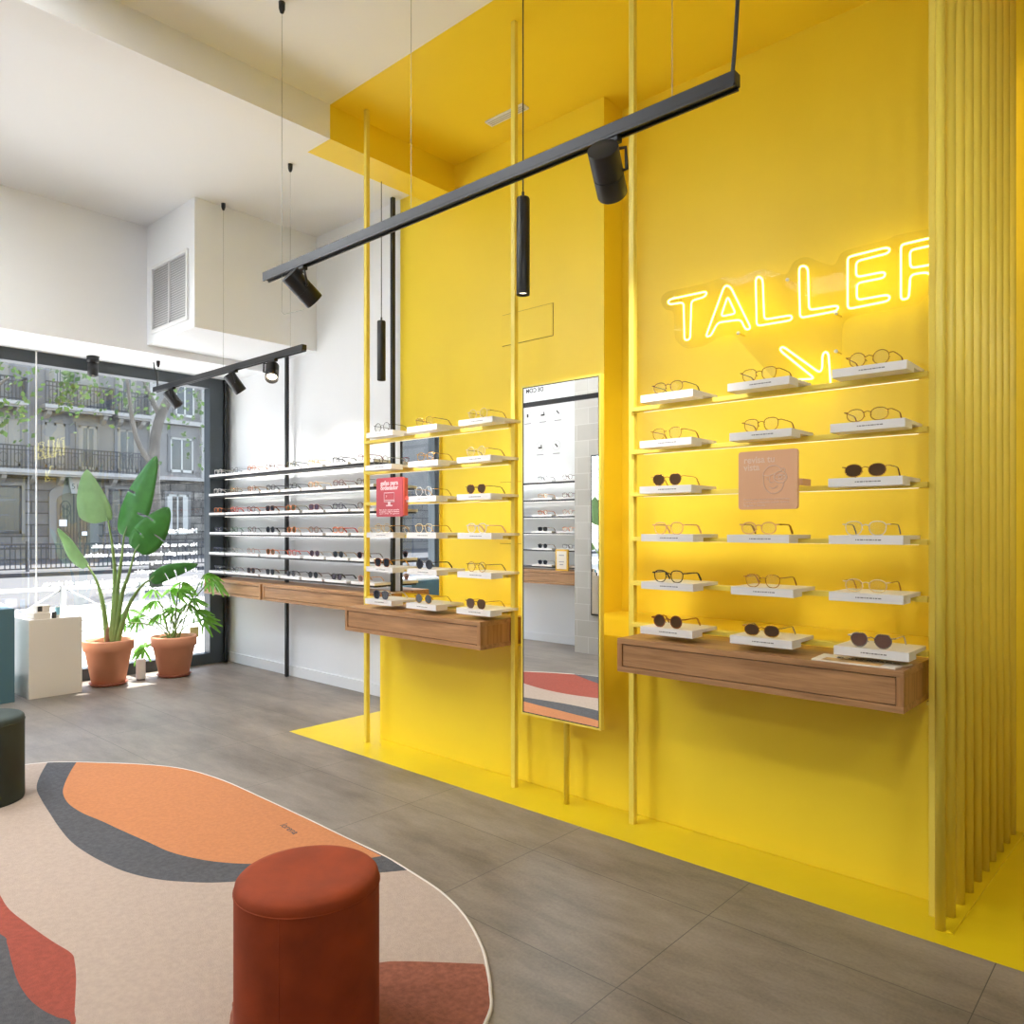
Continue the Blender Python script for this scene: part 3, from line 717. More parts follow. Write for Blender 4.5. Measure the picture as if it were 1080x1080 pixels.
# ------------------------------------------------------------------ neon sign
NEON = {
'T': [(-2.0, 2.593), (-2.222, 2.596), (-2.238, 2.583), (-2.224, 2.566), (-2.137, 2.562), (-2.132, 2.347), (-2.096, 2.347), (-2.089, 2.56), (-2.013, 2.565), (-1.997, 2.578)],
'A': [(-2.0, 2.35), (-1.895, 2.594), (-1.878, 2.601), (-1.855, 2.585), (-1.743, 2.349), (-1.76, 2.342), (-1.776, 2.352), (-1.798, 2.403), (-1.93, 2.411), (-1.97, 2.348), (-1.988, 2.345)],
'Ai': [(-1.912, 2.44), (-1.873, 2.541), (-1.827, 2.44)],
'L': [(-1.716, 2.598), (-1.703, 2.609), (-1.686, 2.599), (-1.678, 2.582), (-1.67, 2.379), (-1.53, 2.376), (-1.524, 2.361), (-1.533, 2.35), (-1.711, 2.353)],
'L2': [(-1.489, 2.601), (-1.477, 2.613), (-1.454, 2.605), (-1.444, 2.583), (-1.439, 2.384), (-1.302, 2.38), (-1.298, 2.365), (-1.309, 2.354), (-1.484, 2.353)],
'E': [(-1.254, 2.597), (-1.24, 2.604), (-1.079, 2.607), (-1.064, 2.594), (-1.073, 2.578), (-1.215, 2.574), (-1.215, 2.498), (-1.092, 2.496), (-1.085, 2.483), (-1.092, 2.468), (-1.212, 2.469), (-1.212, 2.388), (-1.077, 2.386), (-1.064, 2.372), (-1.073, 2.356), (-1.254, 2.353)],
'R': [(-1.018, 2.596), (-1.009, 2.604), (-0.898, 2.604), (-0.862, 2.594), (-0.826, 2.569), (-0.812, 2.532), (-0.823, 2.488), (-0.856, 2.463), (-0.815, 2.361), (-0.822, 2.351), (-0.832, 2.358), (-0.898, 2.443), (-0.916, 2.454), (-0.978, 2.457), (-0.984, 2.356), (-0.997, 2.349), (-1.018, 2.353)],
'Ri': [(-0.98, 2.569), (-0.892, 2.569), (-0.862, 2.551), (-0.854, 2.522), (-0.862, 2.498), (-0.886, 2.483), (-0.978, 2.487)],
'arrow': [(-1.335, 1.997), (-1.514, 2.005), (-1.519, 2.034), (-1.505, 2.047), (-1.41, 2.039), (-1.58, 2.2), (-1.587, 2.216), (-1.571, 2.224), (-1.388, 2.066), (-1.374, 2.083), (-1.374, 2.152), (-1.359, 2.166), (-1.344, 2.152), (-1.335, 2.015)]}
PANEL = [(-2.292, 2.609), (-2.263, 2.646), (-1.993, 2.642), (-1.896, 2.658), (-1.828, 2.627), (-1.679, 2.649), (-1.553, 2.582), (-1.522, 2.651), (-1.454, 2.658), (-1.388, 2.612), (-1.316, 2.574), (-1.288, 2.64), (-1.072, 2.647), (-1.046, 2.657), (-0.878, 2.648), (-0.813, 2.604), (-0.778, 2.529), (-0.801, 2.462), (-0.778, 2.351), (-0.813, 2.319), (-0.866, 2.343), (-0.915, 2.36), (-0.946, 2.318), (-1.021, 2.319), (-1.232, 2.317), (-1.274, 2.303), (-1.285, 2.255), (-1.285, 1.994), (-1.359, 1.966), (-1.569, 1.991), (-1.608, 2.05), (-1.845, 2.336), (-1.914, 2.339), (-2.02, 2.3), (-2.13, 2.301), (-2.196, 2.362), (-2.205, 2.532), (-2.263, 2.543)]
YN = 3.80
t = thing('neon_sign', 'glowing yellow neon sign reading TALLER over a slanting arrow', 'neon sign', (-1.5, YN, 2.35))
for k, pts in NEON.items():
    if k in ('Ai', 'Ri'): continue
    b = MB(); b.tube(rounded([(x, YN, z) for x, z in pts], .022), .0052, 8, True)
    if k+'i' in NEON: b.tube(rounded([(x, YN, z) for x, z in NEON[k+'i']], .02), .0052, 8, True)
    b.build('neon_arrow' if k == 'arrow' else 'neon_letter', 'neon', t, True, 60)
b = MB(); b.prism(rounded([(x, YN+.008, z) for x, z in PANEL], .03), (0, .006, 0)); b.build('backing_panel', 'acrylic', t)
for x, z in ((-1.815, 2.335), (-1.31, 2.345), (-1.31, 2.16), (-1.55, 2.56), (-2.2, 2.6), (-.83, 2.40), (-1.5, 1.99)):
    b = MB(); b.cyl((x, YN+.001, z), (x, YN+.008, z), .009, 14); b.mi = 1; b.cyl((x, YN+.008, z), (x, YR, z), .0035, 10); b.build('standoff', ['vent', 'ymetal'], t, True)

# ------------------------------------------------------------------ pole screen
t = thing('pole_screen', 'screen of slim yellow floor-to-ceiling poles right of the racks', 'pole screen', (-.61, 3.3, 0))
for i in range(10):
    x = -.622+.0035*i; y = 2.762+.1185*i
    MB().cyl((x, y, 0), (x, y, ZC), .0155, 16).build('pole', 'ymetal', t, True)
MB().prism([(-.603, 2.748, .0), (-.583, 2.748, 0), (-.550, 3.86, 0), (-.570, 3.86, 0)], (0, 0, .006)).build('floor_rail', 'yfloor', t)

# ------------------------------------------------------------------ lamps
def aim(o, d): o.rotation_euler = Vector(d).to_track_quat('-Z', 'Y').to_euler()
LIGHTS = []
def spot(loc, target, power, size=60, blend=1, radius=.05, color=(1, .96, .9)):
    l = bpy.data.lights.new('spot', 'SPOT'); l.energy = power; l.spot_size = math.radians(size); l.spot_blend = blend; l.shadow_soft_size = radius; l.color = color
    o = bpy.data.objects.new('spot_light', l); COL.objects.link(o); o.location = loc; aim(o, Vector(target)-Vector(loc)); return o
def spot_head(top, target, r, L, parent, power, size, k=None):
    """track adapter at top, barrel below it aimed at target"""
    top = Vector(top)
    h = MB().box(top.x-.05, top.x+.05, top.y-.014, top.y+.014, top.z-.022, top.z, .003).build('track_adapter', 'black', parent)
    d = (Vector(target)-top).normalized()
    side = d.cross(Vector((0, 0, 1))).normalized()
    c = top+Vector((0, 0, -.04-r*.9))+d*.02
    a = c-d*L*.5; e = c+d*L*.5
    b = MB()
    b.tube([a, a+d*.002, a+d*L*.56, a+d*L*.56, a+d*(L*.56+.003), a+d*(L*.56+.003), e-d*.003, e], [r*.93, r, r, r*.96, r*.96, r, r, r*.97], 28, cap=False)
    bmesh.ops.holes_fill(b.bm, edges=[ed for ed in b.bm.edges if ed.is_boundary and all((v.co-a).length < r*1.05 for v in ed.verts)])
    b.tube([e, e-d*.03], [r*.97, r*.7], 28, cap=False)
    hd = b.build('spot_head', 'black', parent, True)
    MB().cyl(e-d*.028, e-d*.03, r*.72, 24).build('lamp_lens', 'lamp', hd)
    s = side*(r+.012)
    b = MB(); b.tube([top+Vector((0, 0, -.02)), top+Vector((0, 0, -.034)), top+Vector((0, 0, -.034))+s, c+s, c+side*r*.95], .006, 8)
    b.build('bracket', 'black', parent, True)
    spot(e+d*.012, e+d, power, size)
def track(x0, x1, y, z, label, wires, heads, cable=None):
    t = thing('track_light', label, 'track light', ((x0+x1)/2, y, z))
    b = MB(); b.box(x0, x1, y-.018, y+.018, z-.006, z+.03, .002)
    b.box(x0+.004, x1-.004, y-.018, y-.011, z-.014, z-.006); b.box(x0+.004, x1-.004, y+.011, y+.018, z-.014, z-.006)
    b.mi = 1; b.box(x0+.01, x1-.01, y-.009, y-.004, z-.009, z-.006)
    b.build('track_bar', ['black', 'copper'], t)
    for x, zc in wires:
        MB().cyl((x, y, z+.03), (x, y, zc), .0011, 6).build('suspension_wire', 'steel', t)
        MB().lathe([(0, -.055), (.009, -.05), (.015, -.03), (.016, 0), (0, 0)], (x, y, zc), 16).build('ceiling_anchor', 'black', t, True)
    for x, tg, r, L, pw, sz in heads:
        spot_head((x, y, z-.008), tg, r, L, t, pw, sz)
    if cable:
        MB().tube(catmull(cable, 5, False), .006, 8).build('power_cable', 'black', t, True)
    return t
P1 = 60; P2 = 55
tl = track(-3.44, -.95, 1.987, 2.535, 'long black suspended track light across the yellow wall', [(-3.29, ZC), (-2.335, ZC), (-1.155, ZC)],
      [(-3.14, (-2.9, 3.5, 1.25), .047, .165, P1, 75), (-1.39, (-2.15, 3.85, 1.3), .049, .165, P1, 75)],
      [(-.965, 1.987, 2.565), (-.955, 1.987, 2.68), (-.945, 1.987, 2.9), (-.95, 1.987, 3.3), (-.94, 1.987, ZC)])
MB().tube([(-3.29, 1.987, 2.53), (-3.292, 1.987, 2.345), (-3.27, 1.987, 2.33), (-3.10, 1.987, 2.318)], .0012, 6).build('loose_wire', 'steel', tl)
track(-6.73, -4.41, 2.83, 2.49, 'black suspended track light near the window and the white rack', [(-6.66, 2.74), (-5.51, ZL), (-4.58, ZL)],
      [(-6.40, (-6.0, 3.6, 1.3), .045, .15, P2, 100), (-5.36, (-5.0, 3.6, 1.3), .045, .15, P2, 100), (-4.81, (-3.9, 2.2, 1.2), .045, .14, P2, 100)],
      [(-6.68, 2.83, 2.52), (-6.68, 2.83, 2.6), (-6.71, 2.82, 2.68), (-6.73, 2.82, 2.74)])
track(-5.9, -2.6, -.32, 2.54, 'black suspended track light on the other side, seen in the standing mirror', [(-5.7, ZC), (-4.3, ZC), (-2.8, ZC)],
      [(-5.6, (-5.7, YO, 1.3), .045, .15, P2, 80), (-3.2, (-3.2, 1.2, 0), .045, .15, 80, 110)])
track(-.4, 2.4, .6, 2.9, 'added black track light behind the camera, unseen fill for the room', [(-.2, ZC), (2.2, ZC)],  # track and its spots added out of view for extra fill light
      [(0.0, (-1.5, 2.6, 1.4), .045, .15, 40, 110), (1.2, (-.2, 3.8, 1.8), .045, .15, 30, 110), (2.1, (1.6, .6, 0), .045, .15, 30, 110)])
def pendant(x, y, zb, L, r, zc, label):
    t = thing('pendant_lamp', label, 'pendant lamp', (x, y, zb))
    b = MB(); b.lathe([(r*.78, .012), (r*.96, 0), (r, .004), (r, L-.006), (r*.92, L), (0, L)], (x, y, zb), 32)
    b.lathe([(.006, L), (.006, L+.025), (0, L+.025)], (x, y, zb), 12)
    b.build('shade', 'black', t, True)
    MB().cyl((x, y, zb+.012), (x, y, zb+.016), r*.8, 24).build('lamp_lens', 'lamp', t)
    MB().cyl((x, y, zb+L+.02), (x, y, zc), .0028, 8).build('cord', 'black', t)
    spot((x, y, zb-.005), (x, y, 0), 18, 70)
pendant(-2.12, 2.42, 2.285, .41, .0285, ZC, 'black cylinder pendant lamp in front of the yellow wall')
pendant(-4.09, 3.22, 2.295, .40, .0285, 3.635, 'black cylinder pendant lamp farther back, in front of the white wall')
t = thing('ceiling_spotlight', 'black surface-mounted spotlight on the soffit above the window', 'spotlight', (-6.89, 2.388, 2.66))
b = MB(); b.lathe([(0, .08), (.047, .08), (.047, .035), (.03, .03), (.03, .02)], (-6.89, 2.388, 2.66), 24); b.build('base', 'black', t, True)
b = MB(); b.lathe([(0, .02), (.04, .02), (.041, -.085), (.034, -.085), (.03, -.075)], (-6.89, 2.388, 2.66), 24); b.build('barrel', 'black', t, True)
MB().cyl((-6.89, 2.388, 2.586), (-6.89, 2.388, 2.59), .031, 20).build('lamp_lens', 'lamp', t)
spot((-6.89, 2.388, 2.57), (-6.89, 2.388, 0), 15, 60)
# ceiling vent and duct grille
t = thing('ceiling_vent', 'small white slotted air vent in the yellow ceiling', 'vent', (-3.16, 3.445, ZC))
b = MB(); b.box(-3.31, -3.0, 3.415, 3.480, ZC-.012, ZC, .004); b.build('frame', 'vent', t)
b = MB()
for k in range(3): b.box(-3.295, -3.015, 3.425+k*.017, 3.433+k*.017, ZC-.0135, ZC-.0118)
b.build('slots', 'ventdark', t)
t = thing('air_grille', 'white louvred air grille on the boxed duct', 'grille', (-5.97, 2.62, 3.1))
gx0, gx1, gz0, gz1 = -6.29, -5.65, 2.87, 3.41
b = MB(); w = .025
b.box(gx0, gx1, 2.612, 2.63, gz0, gz0+w); b.box(gx0, gx1, 2.612, 2.63, gz1-w, gz1); b.box(gx0, gx0+w, 2.612, 2.63, gz0+w, gz1-w); b.box(gx1-w, gx1, 2.612, 2.63, gz0+w, gz1-w)
b.box((gx0+gx1)/2-.004, (gx0+gx1)/2+.004, 2.614, 2.63, gz0+w, gz1-w); b.build('frame', 'vent', t)
b = MB(); n = 26
for k in range(n):
    z = gz0+w+(gz1-gz0-2*w)*(k+.5)/n
    b.prism([(gx0+w, 2.614, z-.006), (gx0+w, 2.616, z-.007), (gx0+w, 2.629, z+.005), (gx0+w, 2.627, z+.006)], (gx1-gx0-2*w, 0, 0))
b.build('louvres', 'vent', t)
MB().box(gx0+w, gx1-w, 2.6292, 2.63, gz0+w, gz1-w).build('backing', 'ventdark', t)
# ------------------------------------------------------------------ floor furniture
def pouf(x, y, r, h, m, label):
    t = thing('pouf', label, 'pouf', (x, y, .012))
    b = MB(); b.lathe([(0, 0), (r*.985, 0), (r, .008), (r, h-.030)], (x, y, .012), 72); b.build('body', m, t, True)
    b = MB(); b.lathe([(r*.998, h-.031), (r*1.004, h-.027), (r*.985, h-.010), (r*.94, h-.002), (r*.82, h+.003), (r*.5, h-.001), (0, h-.003)], (x, y, .012), 72); b.build('seat', m, t, True, 70)
    b = MB(); b.tube([(x+r*1.002*math.cos(a), y+r*1.002*math.sin(a), .012+h-.029) for a in [k*2*PI/72 for k in range(72)]], .0022, 6, True); b.build('piping', m, t, True)
    a = -.95; b = MB(); b.tube([(x+r*1.0*math.cos(a), y+r*1.0*math.sin(a), .014), (x+r*1.0*math.cos(a), y+r*1.0*math.sin(a), h-.02)], .0014, 6); b.build('seam', m, t, True)
    return t
pouf(-1.694, 1.098, .180, .408, 'velvet', 'round rust-orange velvet pouf in the foreground on the rug')
pouf(-4.27, .985, .180, .40, 'velvetg', 'round dark green velvet pouf at the left edge on the rug')

EDGE = [(-4.779, 1.194), (-4.702, 1.398), (-4.587, 1.512), (-4.28, 1.733), (-4.026, 1.852), (-3.701, 1.90), (-3.292, 1.903), (-2.961, 1.9), (-2.661, 1.893), (-2.382, 1.888), (-2.217, 1.87), (-1.996, 1.836), (-1.815, 1.776), (-1.654, 1.688), (-1.55, 1.61), (-1.465, 1.533), (-1.397, 1.455),
        (-1.31, 1.25), (-1.29, 1.0), (-1.33, .72), (-1.5, .45), (-1.85, .25), (-2.3, .14), (-2.9, .10), (-3.5, .10), (-4.0, .14), (-4.4, .3), (-4.68, .55), (-4.79, .85)]
def dense(l, closed=True): return [(p.x, p.y) for p in catmull([(x, y, 0) for x, y in l], 5, closed)]
t = thing('rug', 'large rounded rug with beige, orange, charcoal and red shapes', 'rug', (-3.0, 1.0, 0))
b = MB(); E2 = dense(EDGE)
b.prism([(x, y, 0) for x, y in E2], (0, 0, .011))
b.mi = 1; b.poly(dense([(-4.702, 1.398), (-4.486, 1.3), (-4.279, 1.224), (-4.067, 1.185), (-3.857, 1.156), (-3.643, 1.128), (-3.442, 1.11), (-3.267, 1.113), (-3.112, 1.128), (-2.975, 1.153), (-2.842, 1.201), (-2.729, 1.272), (-2.63, 1.36), (-2.5, 1.53), (-2.36, 1.69), (-2.27, 1.79), (-2.215, 1.867)], False)
      + [(x, y-.004) for x, y in dense([(-2.30, 1.88), (-2.382, 1.888), (-2.661, 1.893), (-2.961, 1.9), (-3.292, 1.903), (-3.701, 1.90), (-4.026, 1.852), (-4.28, 1.733), (-4.587, 1.512)], False)], .0114)
b.mi = 2; b.poly(dense([(-4.585, 1.505), (-4.452, 1.436), (-4.266, 1.349), (-4.106, 1.288), (-3.924, 1.255), (-3.745, 1.256), (-3.58, 1.278), (-3.411, 1.295), (-3.21, 1.319), (-3.037, 1.339), (-2.889, 1.385), (-2.78, 1.44), (-2.66, 1.53), (-2.53, 1.64), (-2.44, 1.76), (-2.385, 1.878)], False)
      + [(x, y-.005) for x, y in dense([(-2.661, 1.893), (-2.961, 1.9), (-3.292, 1.903), (-3.701, 1.90), (-4.026, 1.852), (-4.28, 1.733), (-4.54, 1.545)], False)], .0118)
b.mi = 3; b.poly(dense([(-4.6, .47), (-4.222, .723), (-4.06, .79), (-3.84, .835), (-3.6, .84), (-3.35, .80), (-3.124, .781), (-2.984, .773), (-2.824, .785), (-2.656, .803), (-2.539, .819), (-2.475, .808), (-2.394, .785), (-2.321, .76), (-2.232, .728), (-2.165, .70), (-2.25, .62), (-2.6, .55), (-3.0, .45), (-3.6, .25), (-4.0, .16), (-4.4, .32)]), .0114)
b.mi = 1; b.poly(dense([(-4.1, .145), (-3.9, .264), (-3.694, .356), (-3.4, .50), (-3.1, .63), (-2.825, .706), (-2.744, .704), (-2.614, .683), (-2.492, .666), (-2.382, .662), (-2.296, .671), (-2.234, .686), (-2.165, .70), (-1.95, .62), (-1.9, .52), (-2.1, .40), (-2.5, .33), (-2.9, .22), (-3.3, .125), (-3.7, .115)]), .0118)
b.mi = 4; b.poly(dense([(-1.57, 1.615), (-1.66, 1.545), (-1.758, 1.465), (-1.805, 1.413), (-1.88, 1.28), (-1.955, 1.06), (-1.92, 1.01), (-1.86, .97), (-1.7, .86), (-1.5, .76), (-1.345, .73)], False) + [(x-.004, y) for x, y in dense([(-1.31, .85), (-1.29, 1.0), (-1.31, 1.25), (-1.397, 1.455), (-1.465, 1.533), (-1.55, 1.605)], False)], .0114)
b.build('pile', ['rug', 'rugch', 'rugor', 'rugred', 'rugrust'], t)
b = MB(); b.tube([(x, y, .007) for x, y in E2], .0065, 6, True); b.build('bound_edge', 'rugedge', t, True)
text('lorena', .05, 'rugch', (-2.96, 1.775, .0119), (.995, -.1, 0), (.1, .995, 0), t, 'woven_signature', width=.13)

o = MB().box(-7.0, -6.565, .2, 1.735, 0, .70, .004).build('display_counter', 'teal')
tag(o, 'teal blue display counter at the left edge by the window', 'counter')
o = MB().box(-6.97, -6.575, 1.83, 2.2, 0, .60, .003).build('display_plinth', 'cream')
tag(o, 'low cream display plinth between the teal counter and the potted plants', 'plinth')
def item(name, mb, mats, label, cat, sm=False): return tag(mb.build(name, mats, None, sm), label, cat)
o = item('leaflet_stack', MB().box(-6.9, -6.62, 1.2, 1.62, .701, .725, .002), 'decal', 'low white stack of leaflets on the teal counter', 'leaflets')
item('product_box', MB().box(-6.78, -6.60, 1.87, 1.985, .601, .648, .002), 'cream', 'flat beige box on the cream plinth, lowest of the small boxes', 'box')
b = MB(); b.box(-6.74, -6.63, 1.90, 1.99, .649, .70, .002); b.mi = 1; b.box(-6.631, -6.628, 1.905, 1.935, .657, .697)
item('product_box', b, ['cream', 'ink'], 'beige box with a black square, stacked on the flat box', 'box')
item('product_jar', MB().lathe([(0, 0), (.016, 0), (.017, .004), (.017, .045), (.012, .05), (0, .05)], (-6.61, 2.01, .601), 20), 'ink', 'tiny dark jar beside the flat beige box on the plinth', 'jar', True)
b = MB(); b.lathe([(0, 0), (.016, 0), (.017, .004), (.017, .082), (.013, .088), (0, .088)], (-6.66, 2.05, .601), 20); b.mi = 1; b.lathe([(.0175, .02), (.0175, .078)], (-6.66, 2.05, .601), 20)
item('spray_bottle', b, ['bottle', 'blueprint'], 'small white bottle with pale blue print on the cream plinth', 'bottle', True)

def pot(x, y, R, h, label, dia_base):
    t = thing('potted_plant', label, 'potted plant', (x, y, 0))
    MB().lathe([(0, 0), (dia_base*1.02, 0), (dia_base*1.18, .022), (dia_base*1.12, .024), (dia_base, .012), (0, .012)], (x, y, .001), 48).build('saucer', 'terradark', t, True)
    b = MB(); b.lathe([(0, .013), (dia_base, .013), (R*.93, h-.085), (R, h-.085), (R*1.02, h-.01), (R*1.0, h), (R*.93, h), (R*.90, h-.05)], (x, y, 0), 48); b.build('pot', 'terracotta', t, True, 30)
    b = MB(); b.lathe([(R*.91, h-.045), (R*.5, h-.035), (0, h-.03)], (x, y, 0), 32); b.build('soil', 'soil', t, True)
    return t
VD = Vector((-.67, .7425, 0))
def big_leaf(mid, wl, wr, roll, fold, parent, m, tears=()):
    P = catmull(mid, 14, False); n = len(P); b = MB(); rows = []
    for i, p in enumerate(P):
        t = i/(n-1)
        d = (P[min(i+1, n-1)]-P[max(i-1, 0)]).normalized()
        s = d.cross(VD).normalized(); s = Matrix.Rotation(roll, 3, d) @ s
        nrm = s.cross(d).normalized()
        pr = max(.0, math.sin(PI*min(1, (t*.95+.05))**.72))**.75 if t < .995 else .02
        cur = nrm*(-.02*math.sin(PI*t))
        kl = 1
        L = [p+cur+s*(-wl*pr*kl*f)+nrm*(fold*wl*pr*f*(1-.4*f)) for f in (1, .66, .33)]
        Rr = [p+cur+s*(wr*pr*f)+nrm*(fold*wr*pr*f*(1-.4*f)) for f in (.33, .66, 1)]
        rows.append([b.bm.verts.new(q) for q in L+[p+cur]+Rr])
    for i, (A, B) in enumerate(zip(rows, rows[1:])):
        for k in range(6):
            if (i in tears and k < 2) or (-i in tears and k > 3): continue
            b.bm.faces.new((A[k], A[k+1], B[k+1], B[k]))
    o = b.build('leaf', m, parent, True, 80)
    md = o.modifiers.new('solid', 'SOLIDIFY'); md.thickness = .0016
    q = MB(); q.tube([p+VD*-.005 for p in P], [.0075*(1-.8*i/(n-1)) for i in range(n)], 6)
    q.build('midrib', 'leafpale', o, True)
t = pot(-6.735, 2.455, .19, .375, 'tall banana-leaf plant in the terracotta pot next to the cream plinth', .125)
LV = dict(A=[(-6.755, 2.458, 1.363), (-6.778, 2.437, 1.474), (-6.831, 2.39, 1.632), (-6.884, 2.342, 1.79)], B=[(-6.707, 2.569, 1.236), (-6.654, 2.617, 1.435), (-6.583, 2.681, 1.675), (-6.506, 2.75, 1.906)],
  C=[(-6.584, 2.612, 1.118), (-6.514, 2.676, 1.237), (-6.443, 2.739, 1.355), (-6.379, 2.797, 1.474)], D=[(-6.884, 2.342, .984), (-6.942, 2.289, 1.079), (-6.985, 2.235, 1.197), (-7.01, 2.16, 1.3)], E=[(-6.496, 2.692, .865), (-6.414, 2.766, .952), (-6.297, 2.872, .992), (-6.197, 2.962, 1.0)])
ST = dict(A=[(-6.737, 2.474, .32), (-6.713, 2.496, .802), (-6.725, 2.485, 1.118), (-6.755, 2.458, 1.37)], B=[(-6.725, 2.485, .32), (-6.696, 2.511, .802), (-6.672, 2.533, 1.039), (-6.70, 2.565, 1.245)],
  C=[(-6.713, 2.496, .32), (-6.672, 2.533, .723), (-6.625, 2.575, .92), (-6.584, 2.612, 1.125)], D=[(-6.755, 2.458, .32), (-6.784, 2.432, .644), (-6.825, 2.395, .857), (-6.884, 2.342, .99)], E=[(-6.702, 2.506, .32), (-6.643, 2.559, .604), (-6.567, 2.628, .786), (-6.496, 2.692, .87)])
for k, p in ST.items():
    MB().tube(catmull(p, 6, False), [.026-.018*min(1, i/15) for i in range(19)], 8).build('stem', 'stem', t, True)
MB().tube([(-6.74, 2.46, .32), (-6.755, 2.455, .43), (-6.765, 2.45, .54)], [.03, .022, .004], 8).build('sheath', 'leafedge', t, True)
big_leaf(LV['A'], .05, .21, .25, .35, t, 'leafpale')
big_leaf(LV['B'], .15, .12, -.2, .25, t, 'leaf', (14, -22))
big_leaf(LV['C'], .14, .12, .15, .2, t, 'leaf', (18, -12, -26))
big_leaf(LV['D'], .03, .07, .3, .35, t, 'leafpale')
big_leaf(LV['E'], .095, .03, .1, .25, t, 'leaf', (14, 22, 30))

t = pot(-6.70, 2.985, .185, .355, 'bushy lobed-leaf plant in the terracotta pot nearest the window corner', .12)
def lobed(b, c, d, up, size):
    c = Vector(c); d = Vector(d).normalized(); s = d.cross(Vector(up)).normalized(); n = s.cross(d).normalized()
    ctr = b.bm.verts.new(c+d*size*.12); ring = []
    lob = [-125, -95, -66, -40, -16, 16, 40, 66, 95, 125]; lob = [-128, -84, -48, -20, 8, 38, 76, 122]
    def pt(ang, r):
        a = math.radians(ang); v = c+d*(size*.12)+d*math.cos(a)*r+s*math.sin(a)*r
        return b.bm.verts.new(v-n*(.9*r*r/size)+Vector((0, 0, -.35*r*r/size)))
    for i, a in enumerate(lob):
        L = size*(.62+.38*math.cos(math.radians(a*.62)))*(1.0)
        ring += [pt(a-9, L*.7), pt(a-3, L*.97), pt(a+3, L*.97), pt(a+9, L*.7)]
        if i < len(lob)-1: ring.append(pt((a+lob[i+1])/2, L*.36))
    for k in range(len(ring)-1): b.bm.faces.new((ctr, ring[k], ring[k+1]))
tips = [(-6.874, 2.889, .754), (-6.781, 2.974, .728), (-6.706, 3.041, .812), (-6.643, 3.098, .67), (-6.662, 3.081, .619), (-6.55, 3.182, .888), (-6.493, 3.21, .838), (-6.562, 3.171, .476), (-6.706, 3.0, .56), (-6.818, 2.94, .535), (-6.95, 2.80, .501), (-6.98, 2.72, .577), (-6.97, 2.68, .476), (-6.90, 2.83, .24), (-6.612, 3.126, .56), (-6.84, 2.9, .66), (-6.62, 2.98, .74)]
fo = MB(); sm = MB()
for i, p in enumerate(tips):
    base = Vector((-6.70+random.uniform(-.04, .04), 2.985+random.uniform(-.04, .04), .31)); p = Vector(p)
    sm.tube(catmull([base, base.lerp(p, .45)+Vector((0, 0, .06)), p], 5, False), .0052, 6)
    out = Vector((p.x-base.x, p.y-base.y, .05))+Vector((random.uniform(-.1, .1), random.uniform(-.1, .1), 0))
    lobed(fo, p, out, ((0, 0, 1), (.67, -.74, .5), (.5, -.3, .8))[i % 3], random.uniform(.10, .15))
sm.build('stems', 'stem', t, True)
fo = fo.build('foliage', 'leaf2', t); fo['kind'] = 'stuff'
t = thing('humidifier', 'small white cylinder canister on the floor between the two plant pots', 'canister', (-6.735, 2.715, 0))
MB().lathe([(0, 0), (.036, 0), (.036, .012)], (-6.735, 2.715, 0), 28).build('base', 'inklight', t, True)
MB().lathe([(.037, .012), (.038, .016), (.038, .17), (.034, .178), (0, .178)], (-6.735, 2.715, 0), 28).build('body', 'bottle', t, True)
o = MB().tube([(-7.0, 2.0, .62), (-7.0, 2.0, 2.74)], .006, 8).build('hanging_cable', 'cable'); tag(o, 'straight white cable hanging in front of the shop window', 'cable')

# ------------------------------------------------------------------ street outside
b = MB(); b.box(-14.2, -7.42, -40, 26, -.25, -.02); tag(b.build('pavement_near', 'pavement'), None, None, None, 'structure')
b = MB(); b.box(-25.2, -14.2, -50, 30, -.35, -.12); b.mi = 1; b.box(-20.4, -19.3, -50, 30, -.1201, -.115)
tag(b.build('road', ['asphalt', 'roadwhite']), None, None, None, 'structure')
b = MB(); b.box(-36, -25.2, -60, 34, -.35, 0); tag(b.build('pavement_far', 'asphalt'), None, None, None, 'structure')

def railing(b, y0, y1, x, z0, z1, step, dep=0):
    b.box(x-.03, x+.03, y0, y1, z1-.05, z1); b.box(x-.02, x+.02, y0, y1, z0+.06, z0+.10); b.box(x-.02, x+.02, y0, y1, z1-.22, z1-.18)
    n = int((y1-y0)/step)
    for k in range(n+1):
        y = y0+(y1-y0)*k/n
        b.box(x-.012, x+.012, y-.014, y+.014, z0, z1-.03)
    for k in range(n//4):
        y = y0+(y1-y0)*(k*4+2)/n; zc = (z0+z1)/2-.04
        b.tube([(x, y+.14*math.cos(a), zc+.2*math.sin(a)) for a in [q*PI/6 for q in range(12)]], .012, 5, True)
XF = -36
t = thing('apartment_building', 'grey stucco apartment building with iron balconies across the street', 'building', (XF, 8, 0))
b = MB(); b.box(XF-8, XF, -60, 14.9, 3.6, 15); b.mi = 1; b.box(XF-8, XF, -60, 14.9, 0, 3.6); b.mi = 0; b.box(XF-8, XF-.0, 14.9, 17.6, 3.6, 15); b.mi = 2; b.box(XF-8, XF+.02, 14.9, 17.6, 0, 3.6)
b.build('walls', ['facade', 'rustic', 'rubble'], t)
b = MB(); b.box(XF, XF+.25, 14.9, 17.7, 3.55, 3.72); b.box(XF, XF+.18, 14.85, 15.15, 3.7, 15); b.box(XF, XF+.18, 17.3, 17.6, 3.7, 15); b.box(XF, XF+.2, 14.9, 17.6, 6.2, 6.4)
b.build('cornice', 'stone', t)
